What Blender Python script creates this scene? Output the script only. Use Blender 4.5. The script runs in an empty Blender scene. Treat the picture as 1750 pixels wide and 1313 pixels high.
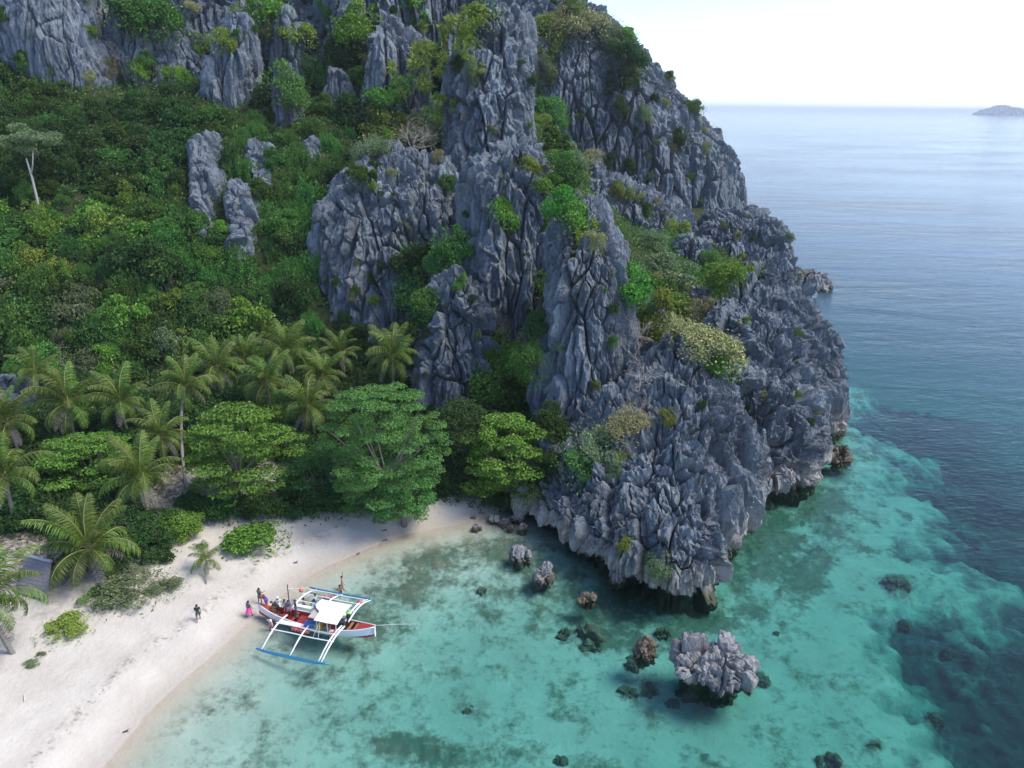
import bpy, bmesh, math, random, time
import numpy as np
from mathutils import Vector, Matrix, Euler

T0 = time.time()
SC = bpy.context.scene
COL = SC.collection
R = math.radians
rng = np.random.default_rng(7)
random.seed(7)

# ------------------------------------------------------------------ camera
W_, H_, F_ = 1750.0, 1313.0, 1259.0
CAM = np.array([0.0, 0.0, 42.0])
PITCH, ROLL = R(20.68), R(0.62)
_f = np.array([0, math.cos(PITCH), -math.sin(PITCH)])
_r = np.array([1.0, 0, 0])
_u = np.cross(_r, _f)
AX_R = _r * math.cos(ROLL) + _u * math.sin(ROLL)
AX_U = _u * math.cos(ROLL) - _r * math.sin(ROLL)
AX_F = _f
cd = bpy.data.cameras.new('camera')
cam = bpy.data.objects.new('camera', cd)
COL.objects.link(cam)
m = Matrix([[AX_R[i], AX_U[i], -AX_F[i], CAM[i]] for i in range(3)] + [[0, 0, 0, 1]])
cam.matrix_world = m
cd.sensor_width = 36.0
cd.lens = 36.0 * F_ / W_
cd.clip_start = 0.5
cd.clip_end = 60000
SC.camera = cam

# ------------------------------------------------------------------ world, sun, exposure
SUN_EL, SUN_AZ = R(54), R(90)        # azimuth from +Y towards +X
w = bpy.data.worlds.new('World')
SC.world = w
w.use_nodes = True
nt = w.node_tree
bg = nt.nodes['Background']
sky = nt.nodes.new('ShaderNodeTexSky')
sky.sky_type = 'NISHITA'
sky.sun_disc = False
sky.sun_elevation = SUN_EL
sky.sun_rotation = SUN_AZ
sky.altitude = 0
sky.air_density = 0.6
sky.dust_density = 1.0
sky.ozone_density = 3.0
nt.links.new(sky.outputs[0], bg.inputs[0])
bg.inputs[1].default_value = 0.15
sl = bpy.data.lights.new('sun', 'SUN')
so = bpy.data.objects.new('sun', sl)
COL.objects.link(so)
sl.energy = 1.5
sl.angle = R(25)
sl.color = (1.0, 0.93, 0.82)
sd = Vector((math.sin(SUN_AZ) * math.cos(SUN_EL), math.cos(SUN_AZ) * math.cos(SUN_EL), math.sin(SUN_EL)))
so.rotation_euler = sd.to_track_quat('Z', 'Y').to_euler()
so.location = (0, 0, 120)
SC.view_settings.view_transform = 'Standard'
SC.view_settings.look = 'None'
SC.view_settings.gamma = 1.0
SC.view_settings.exposure = 1.46
SC.view_settings.use_curve_mapping = False
SC.render.engine = 'CYCLES'
SC.cycles.use_denoising = True
SC.cycles.max_bounces = 8
SC.cycles.diffuse_bounces = 3
SC.cycles.glossy_bounces = 3
SC.cycles.transparent_max_bounces = 10
SC.cycles.volume_bounces = 0


# ------------------------------------------------------------------ pixel <-> place
def ray(px, py):
    a = (px - W_ / 2) / F_
    b = -(py - H_ / 2) / F_
    return AX_F + a * AX_R + b * AX_U


def at(px, py, Y):
    """the point seen at (px, py) that lies Y metres ahead of the camera"""
    d = ray(px, py)
    return CAM + d * (Y / d[1])


def gnd(px, py, z=0.0):
    d = ray(px, py)
    return CAM + d * ((z - CAM[2]) / d[2])


def proj(P):
    d = P - CAM
    z = d @ AX_F
    return W_ / 2 + F_ * (d @ AX_R) / z, H_ / 2 - F_ * (d @ AX_U) / z, z


# ------------------------------------------------------------------ noise
_G = np.array([[1, 1, 0], [-1, 1, 0], [1, -1, 0], [-1, -1, 0], [1, 0, 1], [-1, 0, 1], [1, 0, -1], [-1, 0, -1],
               [0, 1, 1], [0, -1, 1], [0, 1, -1], [0, -1, -1], [1, 1, 0], [-1, 1, 0], [0, -1, 1], [0, -1, -1]], np.float32)


def _hash(ix, iy, iz, seed):
    h = (ix.astype(np.uint32) * np.uint32(374761393) + iy.astype(np.uint32) * np.uint32(668265263)
         + iz.astype(np.uint32) * np.uint32(2246822519) + np.uint32((seed * 3266489917) & 0xffffffff))
    h ^= h >> np.uint32(13)
    h *= np.uint32(1274126177)
    h ^= h >> np.uint32(16)
    h *= np.uint32(2654435761)
    h ^= h >> np.uint32(15)
    return h


def _perlin(P, seed):
    i = np.floor(P).astype(np.int64)
    f = (P - i).astype(np.float32)
    u = f * f * f * (f * (f * 6 - 15) + 10)
    out = np.zeros(len(P), np.float32)
    for dx in (0, 1):
        wx = u[:, 0] if dx else 1 - u[:, 0]
        for dy in (0, 1):
            wy = u[:, 1] if dy else 1 - u[:, 1]
            for dz in (0, 1):
                wz = u[:, 2] if dz else 1 - u[:, 2]
                g = _G[_hash(i[:, 0] + dx, i[:, 1] + dy, i[:, 2] + dz, seed) & np.uint32(15)]
                out += wx * wy * wz * (g[:, 0] * (f[:, 0] - dx) + g[:, 1] * (f[:, 1] - dy) + g[:, 2] * (f[:, 2] - dz))
    return out


def _chunk(fn, P, *a):
    n = 40000
    if len(P) <= n:
        return fn(P, *a)
    r = [fn(P[k:k + n], *a) for k in range(0, len(P), n)]
    if isinstance(r[0], tuple):
        return tuple(np.concatenate(x) for x in zip(*r))
    return np.concatenate(r)


def perlin(P, sc, seed=0):
    """sc = feature size in metres, a number or (x, y, z)"""
    return _chunk(_perlin, P / np.asarray(sc, float), seed)


def fbm(P, sc, seed=0, octv=4, gain=0.5):
    o, a, sc = 0, 1.0, np.asarray(sc, float)
    for k in range(octv):
        o = o + a * perlin(P, sc, seed + 17 * k)
        a *= gain
        sc = sc / 2.03
    return o


def ridged(P, sc, seed=0):
    return 1 - 2.2 * np.abs(perlin(P, sc, seed))


def _worley(P, seed):
    i = np.floor(P).astype(np.int64)
    f = (P - i).astype(np.float32)
    n = len(P)
    f1 = np.full(n, 9, np.float32)
    f2 = np.full(n, 9, np.float32)
    cid = np.zeros(n, np.float32)
    vx = np.zeros(n, np.float32)
    vy = np.zeros(n, np.float32)
    vz = np.zeros(n, np.float32)
    for dx in (-1, 0, 1):
        for dy in (-1, 0, 1):
            for dz in (-1, 0, 1):
                h = _hash(i[:, 0] + dx, i[:, 1] + dy, i[:, 2] + dz, seed)
                ox = (h & np.uint32(1023)).astype(np.float32) / 1023
                oy = ((h >> np.uint32(10)) & np.uint32(1023)).astype(np.float32) / 1023
                oz = ((h >> np.uint32(20)) & np.uint32(1023)).astype(np.float32) / 1023
                ax, ay, az = dx + ox - f[:, 0], dy + oy - f[:, 1], dz + oz - f[:, 2]
                d = ax * ax + ay * ay + az * az
                c = d < f1
                vx, vy, vz = np.where(c, ax, vx), np.where(c, ay, vy), np.where(c, az, vz)
                f2 = np.where(c, f1, np.minimum(f2, d))
                f1 = np.where(c, d, f1)
                cid = np.where(c, ((h * np.uint32(40503)) >> np.uint32(16)).astype(np.float32) / 65535, cid)
    # a tilt of its own for every cell: flat facets
    t1, t2, t3 = (cid * 61.7) % 1 * 2 - 1, (cid * 173.3) % 1 * 2 - 1, (cid * 397.1) % 1 * 2 - 1
    return np.sqrt(f1), np.sqrt(f2), cid, vx * t1 + vy * t2 + vz * t3


def worley(P, sc, seed=0):
    return _chunk(_worley, P / np.asarray(sc, float), seed)


def sstep(a, b, x):
    t = np.clip((x - a) / (b - a), 0, 1)
    return t * t * (3 - 2 * t)


# ------------------------------------------------------------------ object helpers
def tag(o, label=None, cat=None, group=None, kind=None):
    if label: o['label'] = label
    if cat: o['category'] = cat
    if group: o['group'] = group
    if kind: o['kind'] = kind
    return o


def empty(name, loc=(0, 0, 0), rz=0.0, sc=1.0):
    o = bpy.data.objects.new(name, None)
    COL.objects.link(o)
    o.location = loc
    o.rotation_euler = (0, 0, rz)
    o.scale = (sc, sc, sc)
    o.empty_display_size = 0.3
    return o


def link(name, me, parent=None, mat=None):
    o = bpy.data.objects.new(name, me)
    COL.objects.link(o)
    if parent is not None: o.parent = parent
    if mat is not None and not me.materials: me.materials.append(mat)
    return o


def npmesh(name, V, F, mat=None, smooth=False):
    """V (n,3); F (m,k) all faces with k corners"""
    V = np.ascontiguousarray(V, np.float32)
    F = np.ascontiguousarray(F, np.int32)
    me = bpy.data.meshes.new(name)
    k = F.shape[1]
    me.vertices.add(len(V))
    me.vertices.foreach_set('co', V.ravel())
    me.loops.add(F.size)
    me.loops.foreach_set('vertex_index', F.ravel())
    me.polygons.add(len(F))
    me.polygons.foreach_set('loop_start', np.arange(0, F.size, k, dtype=np.int32))
    me.polygons.foreach_set('loop_total', np.full(len(F), k, np.int32))
    me.polygons.foreach_set('use_smooth', np.full(len(F), smooth, bool))
    me.update(calc_edges=True)
    if mat: me.materials.append(mat)
    return me


class MB:
    """collects boxes, tubes and sheets; build() links them as one mesh object"""

    def __init__(s):
        s.v, s.f, s.mi, s.n = [], [], [], 0

    def add(s, V, F, mi=0):
        s.v += [tuple(map(float, p)) for p in V]
        s.f += [tuple(i + s.n for i in f) for f in F]
        s.mi += [mi] * len(F)
        s.n += len(V)

    def tube(s, pts, rad, n=8, mi=0, cap=True):
        pts = [Vector(p) for p in pts]
        if not hasattr(rad, '__len__'): rad = [rad] * len(pts)
        V, F = [], []
        ref = None
        for i, p in enumerate(pts):
            t = (pts[min(i + 1, len(pts) - 1)] - pts[max(i - 1, 0)]).normalized()
            if ref is None:
                ref = Vector((0, 0, 1)) if abs(t.z) < 0.9 else Vector((1, 0, 0))
            a = (ref - t * ref.dot(t)).normalized()
            ref = a
            b = t.cross(a)
            for k in range(n):
                q = 2 * math.pi * k / n
                V.append(p + (a * math.cos(q) + b * math.sin(q)) * rad[i])
        for i in range(len(pts) - 1):
            for k in range(n):
                F.append((i * n + k, i * n + (k + 1) % n, (i + 1) * n + (k + 1) % n, (i + 1) * n + k))
        if cap:
            F.append(tuple(range(n))[::-1])
            F.append(tuple(range((len(pts) - 1) * n, len(pts) * n)))
        s.add(V, F, mi)

    def box(s, c, d, rot=None, mi=0):
        V = [Vector((x * d[0] / 2, y * d[1] / 2, z * d[2] / 2)) for x in (-1, 1) for y in (-1, 1) for z in (-1, 1)]
        if rot is not None: V = [rot @ p for p in V]
        V = [p + Vector(c) for p in V]
        s.add(V, [(0, 1, 3, 2), (4, 6, 7, 5), (0, 4, 5, 1), (2, 3, 7, 6), (0, 2, 6, 4), (1, 5, 7, 3)], mi)

    def build(s, name, mats, parent=None, smooth=False):
        me = bpy.data.meshes.new(name)
        me.from_pydata(s.v, [], s.f)
        for mt in (mats if isinstance(mats, (list, tuple)) else [mats]): me.materials.append(mt)
        me.polygons.foreach_set('material_index', s.mi)
        me.polygons.foreach_set('use_smooth', [smooth] * len(s.f))
        me.update()
        return link(name, me, parent)


# ------------------------------------------------------------------ materials
def newmat(name):
    mt = bpy.data.materials.new(name)
    mt.use_nodes = True
    t = mt.node_tree
    t.nodes.clear()
    out = t.nodes.new('ShaderNodeOutputMaterial')
    return mt, t, out


class NT:
    def __init__(s, t): s.t = t

    def n(s, typ, **kw):
        o = s.t.nodes.new(typ)
        for k, v in kw.items():
            setattr(o, k, v)
        return o

    def l(s, a, b): s.t.links.new(a, b)

    def val(s, sock, v):
        if hasattr(v, 'links') or hasattr(v, 'is_linked'):
            s.l(v, sock)
        else:
            sock.default_value = v

    def math(s, op, a, b=0.0, clamp=False):
        o = s.n('ShaderNodeMath', operation=op, use_clamp=clamp)
        s.val(o.inputs[0], a)
        s.val(o.inputs[1], b)
        return o.outputs[0]

    def mix(s, fac, a, b, mode='MIX'):
        o = s.n('ShaderNodeMix', data_type='RGBA', blend_type=mode)
        s.val(o.inputs[0], fac)
        s.val(o.inputs[6], a if hasattr(a, 'is_linked') else (*a, 1))
        s.val(o.inputs[7], b if hasattr(b, 'is_linked') else (*b, 1))
        return o.outputs[2]

    def pos(s): return s.n('ShaderNodeNewGeometry').outputs['Position']

    def obj(s): return s.n('ShaderNodeTexCoord').outputs['Object']

    def noise(s, vec, scale, detail=4, rough=0.55, stretch=None, dist=0.0):
        if stretch is not None:
            mp = s.n('ShaderNodeMapping')
            mp.inputs['Scale'].default_value = stretch
            s.l(vec, mp.inputs['Vector'])
            vec = mp.outputs[0]
        o = s.n('ShaderNodeTexNoise')
        s.l(vec, o.inputs['Vector'])
        o.inputs['Scale'].default_value = scale
        o.inputs['Detail'].default_value = detail
        o.inputs['Roughness'].default_value = rough
        o.inputs['Distortion'].default_value = dist
        return o.outputs[0]

    def ramp(s, fac, stops, interp='LINEAR'):
        o = s.n('ShaderNodeValToRGB')
        o.color_ramp.interpolation = interp
        e = o.color_ramp.elements
        while len(e) < len(stops): e.new(0.5)
        for k, (p, c) in enumerate(stops):
            e[k].position = p
            e[k].color = (*c, 1) if len(c) == 3 else c
        s.l(fac, o.inputs[0])
        return o.outputs[0]

    def mr(s, v, a, b, c=0.0, d=1.0):
        o = s.n('ShaderNodeMapRange')
        s.val(o.inputs[0], v)
        for k, q in zip((1, 2, 3, 4), (a, b, c, d)): o.inputs[k].default_value = q
        return o.outputs[0]

    def bump(s, h, strength, dist, normal=None):
        o = s.n('ShaderNodeBump')
        s.l(h, o.inputs['Height'])
        o.inputs['Strength'].default_value = strength
        o.inputs['Distance'].default_value = dist
        if normal is not None: s.l(normal, o.inputs['Normal'])
        return o.outputs[0]


def flat(name, col, rough=0.6, var=0.0, metal=0.0):
    mt, t, out = newmat(name)
    k = NT(t)
    b = k.n('ShaderNodeBsdfPrincipled')
    b.inputs['Roughness'].default_value = rough
    b.inputs['Metallic'].default_value = metal
    if var:
        nz = k.noise(k.obj(), 6.0, 5)
        c = k.mix(nz, tuple(x * (1 - var) for x in col), tuple(min(1, x * (1 + var)) for x in col))
        k.l(c, b.inputs['Base Color'])
    else:
        b.inputs['Base Color'].default_value = (*col, 1)
    k.l(b.outputs[0], out.inputs[0])
    return mt


def rock_mat(name, dark, light, tide=True, warm=0.42, fs=1.0, bleach=(0.46, 0.45, 0.43), green=0.0):
    mt, t, out = newmat(name)
    k = NT(t)
    p = k.pos()
    big = k.noise(p, 0.11 / fs, 5, 0.6)
    streak = k.noise(p, 1.0 / fs, 6, 0.62, stretch=(0.75, 0.75, 0.06), dist=0.3)
    streak2 = k.noise(p, 3.2 / fs, 4, 0.6, stretch=(0.8, 0.8, 0.09))
    fine = k.noise(p, 2.3 / fs, 7, 0.7)
    f = k.math('ADD', k.math('MULTIPLY', big, 0.5), k.math('MULTIPLY', streak, 0.65))
    f = k.math('ADD', f, k.math('MULTIPLY', streak2, 0.3))
    f = k.math('ADD', f, k.math('MULTIPLY', fine, 0.45))
    c = k.ramp(k.mr(f, 0.66, 1.22), [(0.0, dark), (0.42, tuple(a * .55 + b * .45 for a, b in zip(dark, light))),
                                      (0.8, light), (1.0, tuple(min(1, x * 1.5) for x in light))])
    # ochre weathering
    och = k.mr(k.noise(p, 0.35 / fs, 5, 0.6, stretch=(1, 1, .45)), 0.6, 0.76)
    c = k.mix(k.math('MULTIPLY', och, warm), c, (0.30, 0.22, 0.15))
    # bleached scars
    sc = k.mr(k.noise(p, 0.8 / fs, 6, 0.66, stretch=(1, 1, .22)), 0.63, 0.74)
    c = k.mix(k.math('MULTIPLY', sc, 0.7), c, bleach)
    # black algae streaks
    al = k.mr(k.noise(p, 0.5 / fs, 4, 0.6, stretch=(1.2, 1.2, .07)), 0.56, 0.72)
    c = k.mix(k.math('MULTIPLY', al, 0.78), c, tuple(x * .45 for x in dark))
    if green:
        gm = k.mr(k.noise(p, 0.22 / fs, 6, 0.7), 0.52, 0.66)
        c = k.mix(k.math('MULTIPLY', gm, green), c, (0.05, 0.07, 0.03))
    if tide:
        sx = k.n('ShaderNodeSeparateXYZ')
        k.l(p, sx.inputs[0])
        z = k.math('ADD', sx.outputs[2], k.math('MULTIPLY', k.math('SUBTRACT', k.noise(p, 0.5, 4, .6), 0.5), 4.5))
        band = k.mr(z, 2.0, 3.4, 1.0, 0.0)
        if tide != 'low': c = k.mix(k.math('MULTIPLY', band, 0.62), c, k.mix(fine, (0.30, 0.26, 0.21), (0.62, 0.57, 0.50)))
        low = k.mr(k.math('ADD', sx.outputs[2], k.math('MULTIPLY', k.math('SUBTRACT', fine, .5), .5)), 0.12, 0.5, 1.0, 0.0)
        c = k.mix(k.math('MULTIPLY', low, 0.65), c, (0.15, 0.115, 0.065))
    b = k.n('ShaderNodeBsdfPrincipled')
    k.l(c, b.inputs['Base Color'])
    b.inputs['Roughness'].default_value = 0.85
    b.inputs['Specular IOR Level'].default_value = 0.25
    # fine relief
    vo = k.n('ShaderNodeTexVoronoi', feature='DISTANCE_TO_EDGE')
    mp = k.n('ShaderNodeMapping')
    mp.inputs['Scale'].default_value = (0.9 / fs, 0.9 / fs, 0.35 / fs)
    wv = k.n('ShaderNodeVectorMath', operation='ADD')
    nv = k.n('ShaderNodeTexNoise')
    nv.inputs['Scale'].default_value = 0.7 / fs
    k.l(p, nv.inputs['Vector'])
    k.l(p, wv.inputs[0])
    k.l(nv.outputs['Color'], wv.inputs[1])
    k.l(wv.outputs[0], mp.inputs['Vector'])
    k.l(mp.outputs[0], vo.inputs['Vector'])
    crack = k.mr(vo.outputs['Distance'], 0.0, 0.09)
    h = k.math('ADD', k.math('MULTIPLY', crack, 0.35), k.math('MULTIPLY', fine, 0.8))
    h = k.math('ADD', h, k.math('MULTIPLY', k.noise(p, 2.4 / fs, 5, .65, stretch=(1, 1, .10)), 1.6))
    k.l(k.bump(h, 0.75, 0.30 * fs), b.inputs['Normal'])
    k.l(b.outputs[0], out.inputs[0])
    return mt


def leaf_mat(name, c0, c1, c2=None, trans=0.28, sheen=0.22, objvar=0.25):
    mt, t, out = newmat(name)
    k = NT(t)
    g = k.n('ShaderNodeNewGeometry')
    rp = g.outputs['Random Per Island']
    st = [(0.0, c0), (0.7, c1)] + ([(1.0, c2)] if c2 else [])
    c = k.ramp(rp, st)
    patch = k.noise(g.outputs['Position'], 0.55, 3, .6)
    c = k.mix(k.mr(patch, .35, .65), k.mix(0.35, c, c0), c)
    oi = k.n('ShaderNodeObjectInfo')
    hs = k.n('ShaderNodeHueSaturation')
    k.l(k.mr(oi.outputs['Random'], 0, 1, 0.5 - 0.03, 0.5 + 0.02), hs.inputs['Hue'])
    k.l(k.mr(oi.outputs['Random'], 0, 1, 1 - objvar, 1 + objvar), hs.inputs['Value'])
    k.l(c, hs.inputs['Color'])
    c = hs.outputs[0]
    d = k.n('ShaderNodeBsdfPrincipled')
    k.l(c, d.inputs['Base Color'])
    d.inputs['Roughness'].default_value = 0.5
    d.inputs['Specular IOR Level'].default_value = sheen
    tr = k.n('ShaderNodeBsdfTranslucent')
    k.l(k.mix(0.5, c, (0.12, 0.2, 0.02)), tr.inputs[0])
    mx = k.n('ShaderNodeMixShader')
    mx.inputs[0].default_value = trans
    k.l(d.outputs[0], mx.inputs[1])
    k.l(tr.outputs[0], mx.inputs[2])
    k.l(mx.outputs[0], out.inputs[0])
    return mt


M = {}
M['rock'] = rock_mat('limestone', (0.042, 0.050, 0.058), (0.234, 0.270, 0.299))
M['rock_smooth'] = rock_mat('limestone_slab', (0.047, 0.058, 0.069), (0.226, 0.264, 0.299), fs=1.3, warm=.35)
M['rock_far'] = rock_mat('limestone_far', (0.047, 0.056, 0.069), (0.194, 0.231, 0.264), fs=2.2, warm=.2, green=.35)
M['rock_pale'] = rock_mat('limestone_pale', (0.075, 0.075, 0.078), (0.38, 0.378, 0.372), fs=.5, bleach=(.58, .575, .56), warm=.2, tide='low')
M['rock_brown'] = rock_mat('wet_rock', (0.07, 0.055, 0.04), (0.27, 0.22, 0.16), fs=.5, warm=.6, tide='low')
M['rock_dark'] = rock_mat('dark_rock', (0.04, 0.042, 0.046), (0.16, 0.16, 0.165), fs=.6)
M['bark'] = flat('bark', (0.16, 0.14, 0.12), .9, .4)
M['palm_bark'] = flat('palm_bark', (0.21, 0.19, 0.165), .9, .35)
M['pale_bark'] = flat('pale_bark', (0.42, 0.38, 0.34), .9, .3)
M['twig'] = flat('twig', (0.33, 0.27, 0.22), .9, .3)
M['lf_bright'] = leaf_mat('leaf_bright', (0.065, 0.180, 0.026), (0.124, 0.324, 0.045), (0.183, 0.408, 0.065), objvar=.1)
M['lf_teal'] = leaf_mat('leaf_teal', (0.068, 0.178, 0.042), (0.124, 0.294, 0.066), (0.189, 0.372, 0.090), objvar=.1)
M['lf_olive'] = leaf_mat('leaf_olive', (0.085, 0.186, 0.029), (0.181, 0.348, 0.043), (0.290, 0.465, 0.068))
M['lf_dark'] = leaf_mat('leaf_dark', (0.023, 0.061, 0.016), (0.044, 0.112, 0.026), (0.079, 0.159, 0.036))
M['lf_jungle'] = leaf_mat('leaf_jungle', (0.034, 0.086, 0.019), (0.075, 0.180, 0.034), (0.141, 0.257, 0.050), objvar=.4)
M['lf_vine'] = leaf_mat('leaf_vine', (0.048, 0.134, 0.026), (0.095, 0.229, 0.040), (0.160, 0.315, 0.062), objvar=.3)
M['lf_yellow'] = leaf_mat('leaf_yellow', (0.136, 0.204, 0.034), (0.261, 0.339, 0.055), (0.408, 0.426, 0.086))
M['lf_dry'] = leaf_mat('leaf_dry', (0.194, 0.204, 0.086), (0.330, 0.320, 0.128), (0.485, 0.426, 0.205), trans=.15)
M['lf_grey'] = leaf_mat('leaf_grey', (0.106, 0.165, 0.077), (0.194, 0.261, 0.123), (0.290, 0.339, 0.171))
M['frond'] = leaf_mat('palm_frond', (0.055, 0.113, 0.016), (0.111, 0.192, 0.024), (0.208, 0.256, 0.040), sheen=.3)
M['rachis'] = flat('frond_rib', (0.20, 0.20, 0.06), .6)
M['coconut'] = flat('coconut', (0.16, 0.13, 0.05), .6)


# ------------------------------------------------------------------ rocks
def rock_disp(P, N, s=1.0, seed=0, amp=1.0, jag=0.0, smooth=0.0, iso=1.0):
    """fractured, fluted limestone relief; s scales the feature size, amp the depth;
    iso > 1 shortens the upright joints (loose blocks)"""
    P0_, P = P, P * [1, 1, iso]
    wv = np.stack([perlin(P, 7 * s, seed + 1), perlin(P, 7 * s, seed + 2), perlin(P, 7 * s, seed + 3) * .6], 1) * 1.0 * s
    Q = P + wv
    rough = sstep(-.35, .35, perlin(P, (8 * s, 8 * s, 12 * s), seed + 21)) * .75 + .45
    d = 1.1 * s * (ridged(Q, (9 * s, 9 * s, 40 * s), seed + 4) - .3)
    f1, f2, cid, tl = worley(Q, (3.3 * s, 3.3 * s, 26 * s), seed + 5)
    d += 1.7 * s * (cid - .5) * sstep(0.0, .07, f2 - f1) + 1.3 * s * tl - (1.5 - .6 * smooth) * s * np.exp(-((f2 - f1) / .05) ** 2)
    w2 = np.stack([perlin(P, 1.6 * s, seed + 6), perlin(P, 1.6 * s, seed + 7), perlin(P, 1.6 * s, seed + 8)], 1) * .28 * s
    Q2 = P + w2
    f1, f2, cid, tl = worley(Q2, (1.75 * s, 1.75 * s, (13 - 6 * min(1, jag)) * s), seed + 9)
    k = (1 - .6 * smooth) * rough
    d += k * (.75 * s * (cid - .5) * sstep(0.0, .1, f2 - f1) + .6 * s * tl - .62 * s * np.exp(-((f2 - f1) / .07) ** 2))
    f1, f2, cid, tl = worley(Q2, (.72 * s, .72 * s, (4.2 - 2 * min(1, jag)) * s), seed + 15)
    d += k * (.20 * s * (cid - .5) + .20 * s * tl - .12 * s * np.exp(-((f2 - f1) / .1) ** 2))
    d += (1 - .4 * smooth) * .55 * s * (ridged(Q2, (1.1 * s, 1.1 * s, 13 * s), seed + 10) - .3)
    d += (.5 + .5 * k) * .30 * s * (ridged(Q2, (.55 * s, .55 * s, 6 * s), seed + 11) - .3)
    d += .08 * s * perlin(P, (.3 * s, .3 * s, .5 * s), seed + 12)
    P2 = P0_ + N * (d * amp)[:, None]
    if jag:
        up = np.clip(N[:, 2], 0, 1) * .9 + .1
        big = np.clip(ridged(Q, (5.5 * s, 5.5 * s, 40 * s), seed + 16), 0, 1) ** 2
        t = np.clip(ridged(Q2, (2.1 * s, 2.1 * s, 18 * s), seed + 13), 0, 1) ** 2
        t2 = np.clip(ridged(Q2, (.8 * s, .8 * s, 8 * s), seed + 14), 0, 1) ** 2
        P2[:, 2] += jag * up * (1.8 * big - .6 + rough * (1.2 * t + .6 * t2 - .5))
    return P2


def grid_normals(P):
    du = np.roll(P, -1, 1) - np.roll(P, 1, 1)
    dv = np.gradient(P, axis=0)
    n = np.cross(du, dv)
    n /= np.linalg.norm(n, axis=2, keepdims=True) + 1e-9
    return n


def loft(name, slices, nu, nv, mat, disp, capr=.12, caph=.5, full=False):
    """slices, bottom to top: (z, cx, cy, rx, ry) or (z, polygon); a closed rounded mass with real thickness all round"""
    t = np.linspace(-1, 1, nu, endpoint=False)
    a = 1.0 if full else .6
    th = -math.pi / 2 + math.pi * (a * t + (1 - a) * t ** 3)
    ct, st = np.cos(th), np.sin(th)
    rows = []
    for s in slices:
        z = s[0]
        if len(s) == 5:
            _, cx, cy, rx, ry = s
            e = 2.7
            rr = (np.abs(ct / rx) ** e + np.abs(st / ry) ** e) ** (-1 / e)
        else:
            pl = np.array(s[1], float)
            cx, cy = pl[:, 0].mean(), pl[:, 1].mean()
            A, B = pl, np.roll(pl, -1, 0)
            rr = np.zeros(nu)
            for i in range(len(pl)):
                ax, ay = A[i, 0] - cx, A[i, 1] - cy
                ex, ey = B[i, 0] - A[i, 0], B[i, 1] - A[i, 1]
                den = ct * ey - st * ex
                den = np.where(np.abs(den) < 1e-9, 1e-9, den)
                r_ = (ax * ey - ay * ex) / den
                u_ = (ax * st - ay * ct) / den
                ok = (u_ >= -1e-6) & (u_ <= 1 + 1e-6) & (r_ > 0)
                rr = np.where(ok, np.maximum(rr, r_), rr)
            for _ in range(3):
                rr = (np.roll(rr, 1) + 2 * rr + np.roll(rr, -1)) / 4
        rows.append(np.stack([cx + rr * ct, cy + rr * st, np.full(nu, float(z))], 1))
    rows = np.array(rows)
    c = rows[-1].mean(0)
    rad = np.linalg.norm(rows[-1][:, :2] - c[:2], axis=1).mean()
    for q in (.93, .75, .5, .22, .02):
        r2 = c + (rows[-1 if len(rows) == len(slices) else len(slices) - 1] - c) * q
        r2[:, 2] += caph * rad * math.sqrt(1 - q * q)
        rows = np.concatenate([rows, r2[None]], 0)
    seg = np.linalg.norm(np.diff(rows, axis=0), axis=2).mean(1)
    cum = np.concatenate([[0], np.cumsum(seg)])
    s_ = np.linspace(0, cum[-1], nv)
    idx = np.clip(np.searchsorted(cum, s_, side='right') - 1, 0, len(rows) - 2)
    f = ((s_ - cum[idx]) / np.maximum(seg[idx], 1e-6))[:, None, None]
    P = rows[idx] * (1 - f) + rows[idx + 1] * f
    for _ in range(max(1, nv // 40)):
        P[1:-1] = (P[:-2] + 2 * P[1:-1] + P[2:]) / 4
    N = grid_normals(P)
    Pd = rock_disp(P.reshape(-1, 3), N.reshape(-1, 3), **disp)
    i = np.arange(nv - 1)[:, None] * nu
    j = np.arange(nu)[None]
    j2 = (j + 1) % nu
    F = np.stack([(i + j), (i + j2), (i + nu + j2), (i + nu + j)], 2).reshape(-1, 4)
    me = npmesh(name, Pd, F, mat, smooth=False)
    o = link(name, me)
    o['kind'] = 'structure'
    return o


def keys(ks):
    """(py, px_left, px_right, Y, half depth), top to bottom, as horizontal slices of a rock that stands Y metres away"""
    out = []
    for py, a, b, Y, hd in ks:
        l, r_ = at(a, py, Y), at(b, py, Y)
        out.append(((l[2] + r_[2]) / 2, (l[0] + r_[0]) / 2, Y, abs(r_[0] - l[0]) / 2, hd))
    return out[::-1]


#@TERRAIN
# shore line, seen along the wet sand; inland lies to the left of travel
SHORE_PX = [(40, 1460), (160, 1330), (250, 1225), (330, 1150), (400, 1087), (450, 1047), (500, 1008), (560, 968), (630, 936), (710, 910), (800, 893)]
SHORE = [gnd(a, b)[:2] for a, b in SHORE_PX]
d0 = SHORE[0] - SHORE[1]
SHORE = [SHORE[0] + d0 / np.linalg.norm(d0) * 60] + SHORE + [np.array(q) for q in ((2.5, 73.5), (8, 80), (16, 84), (26, 90), (34, 100), (38, 118), (46, 140), (56, 165), (62, 180), (56, 200), (66, 230), (84, 260), (90, 290), (92, 340))]
SHORE = np.array(SHORE)


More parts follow.
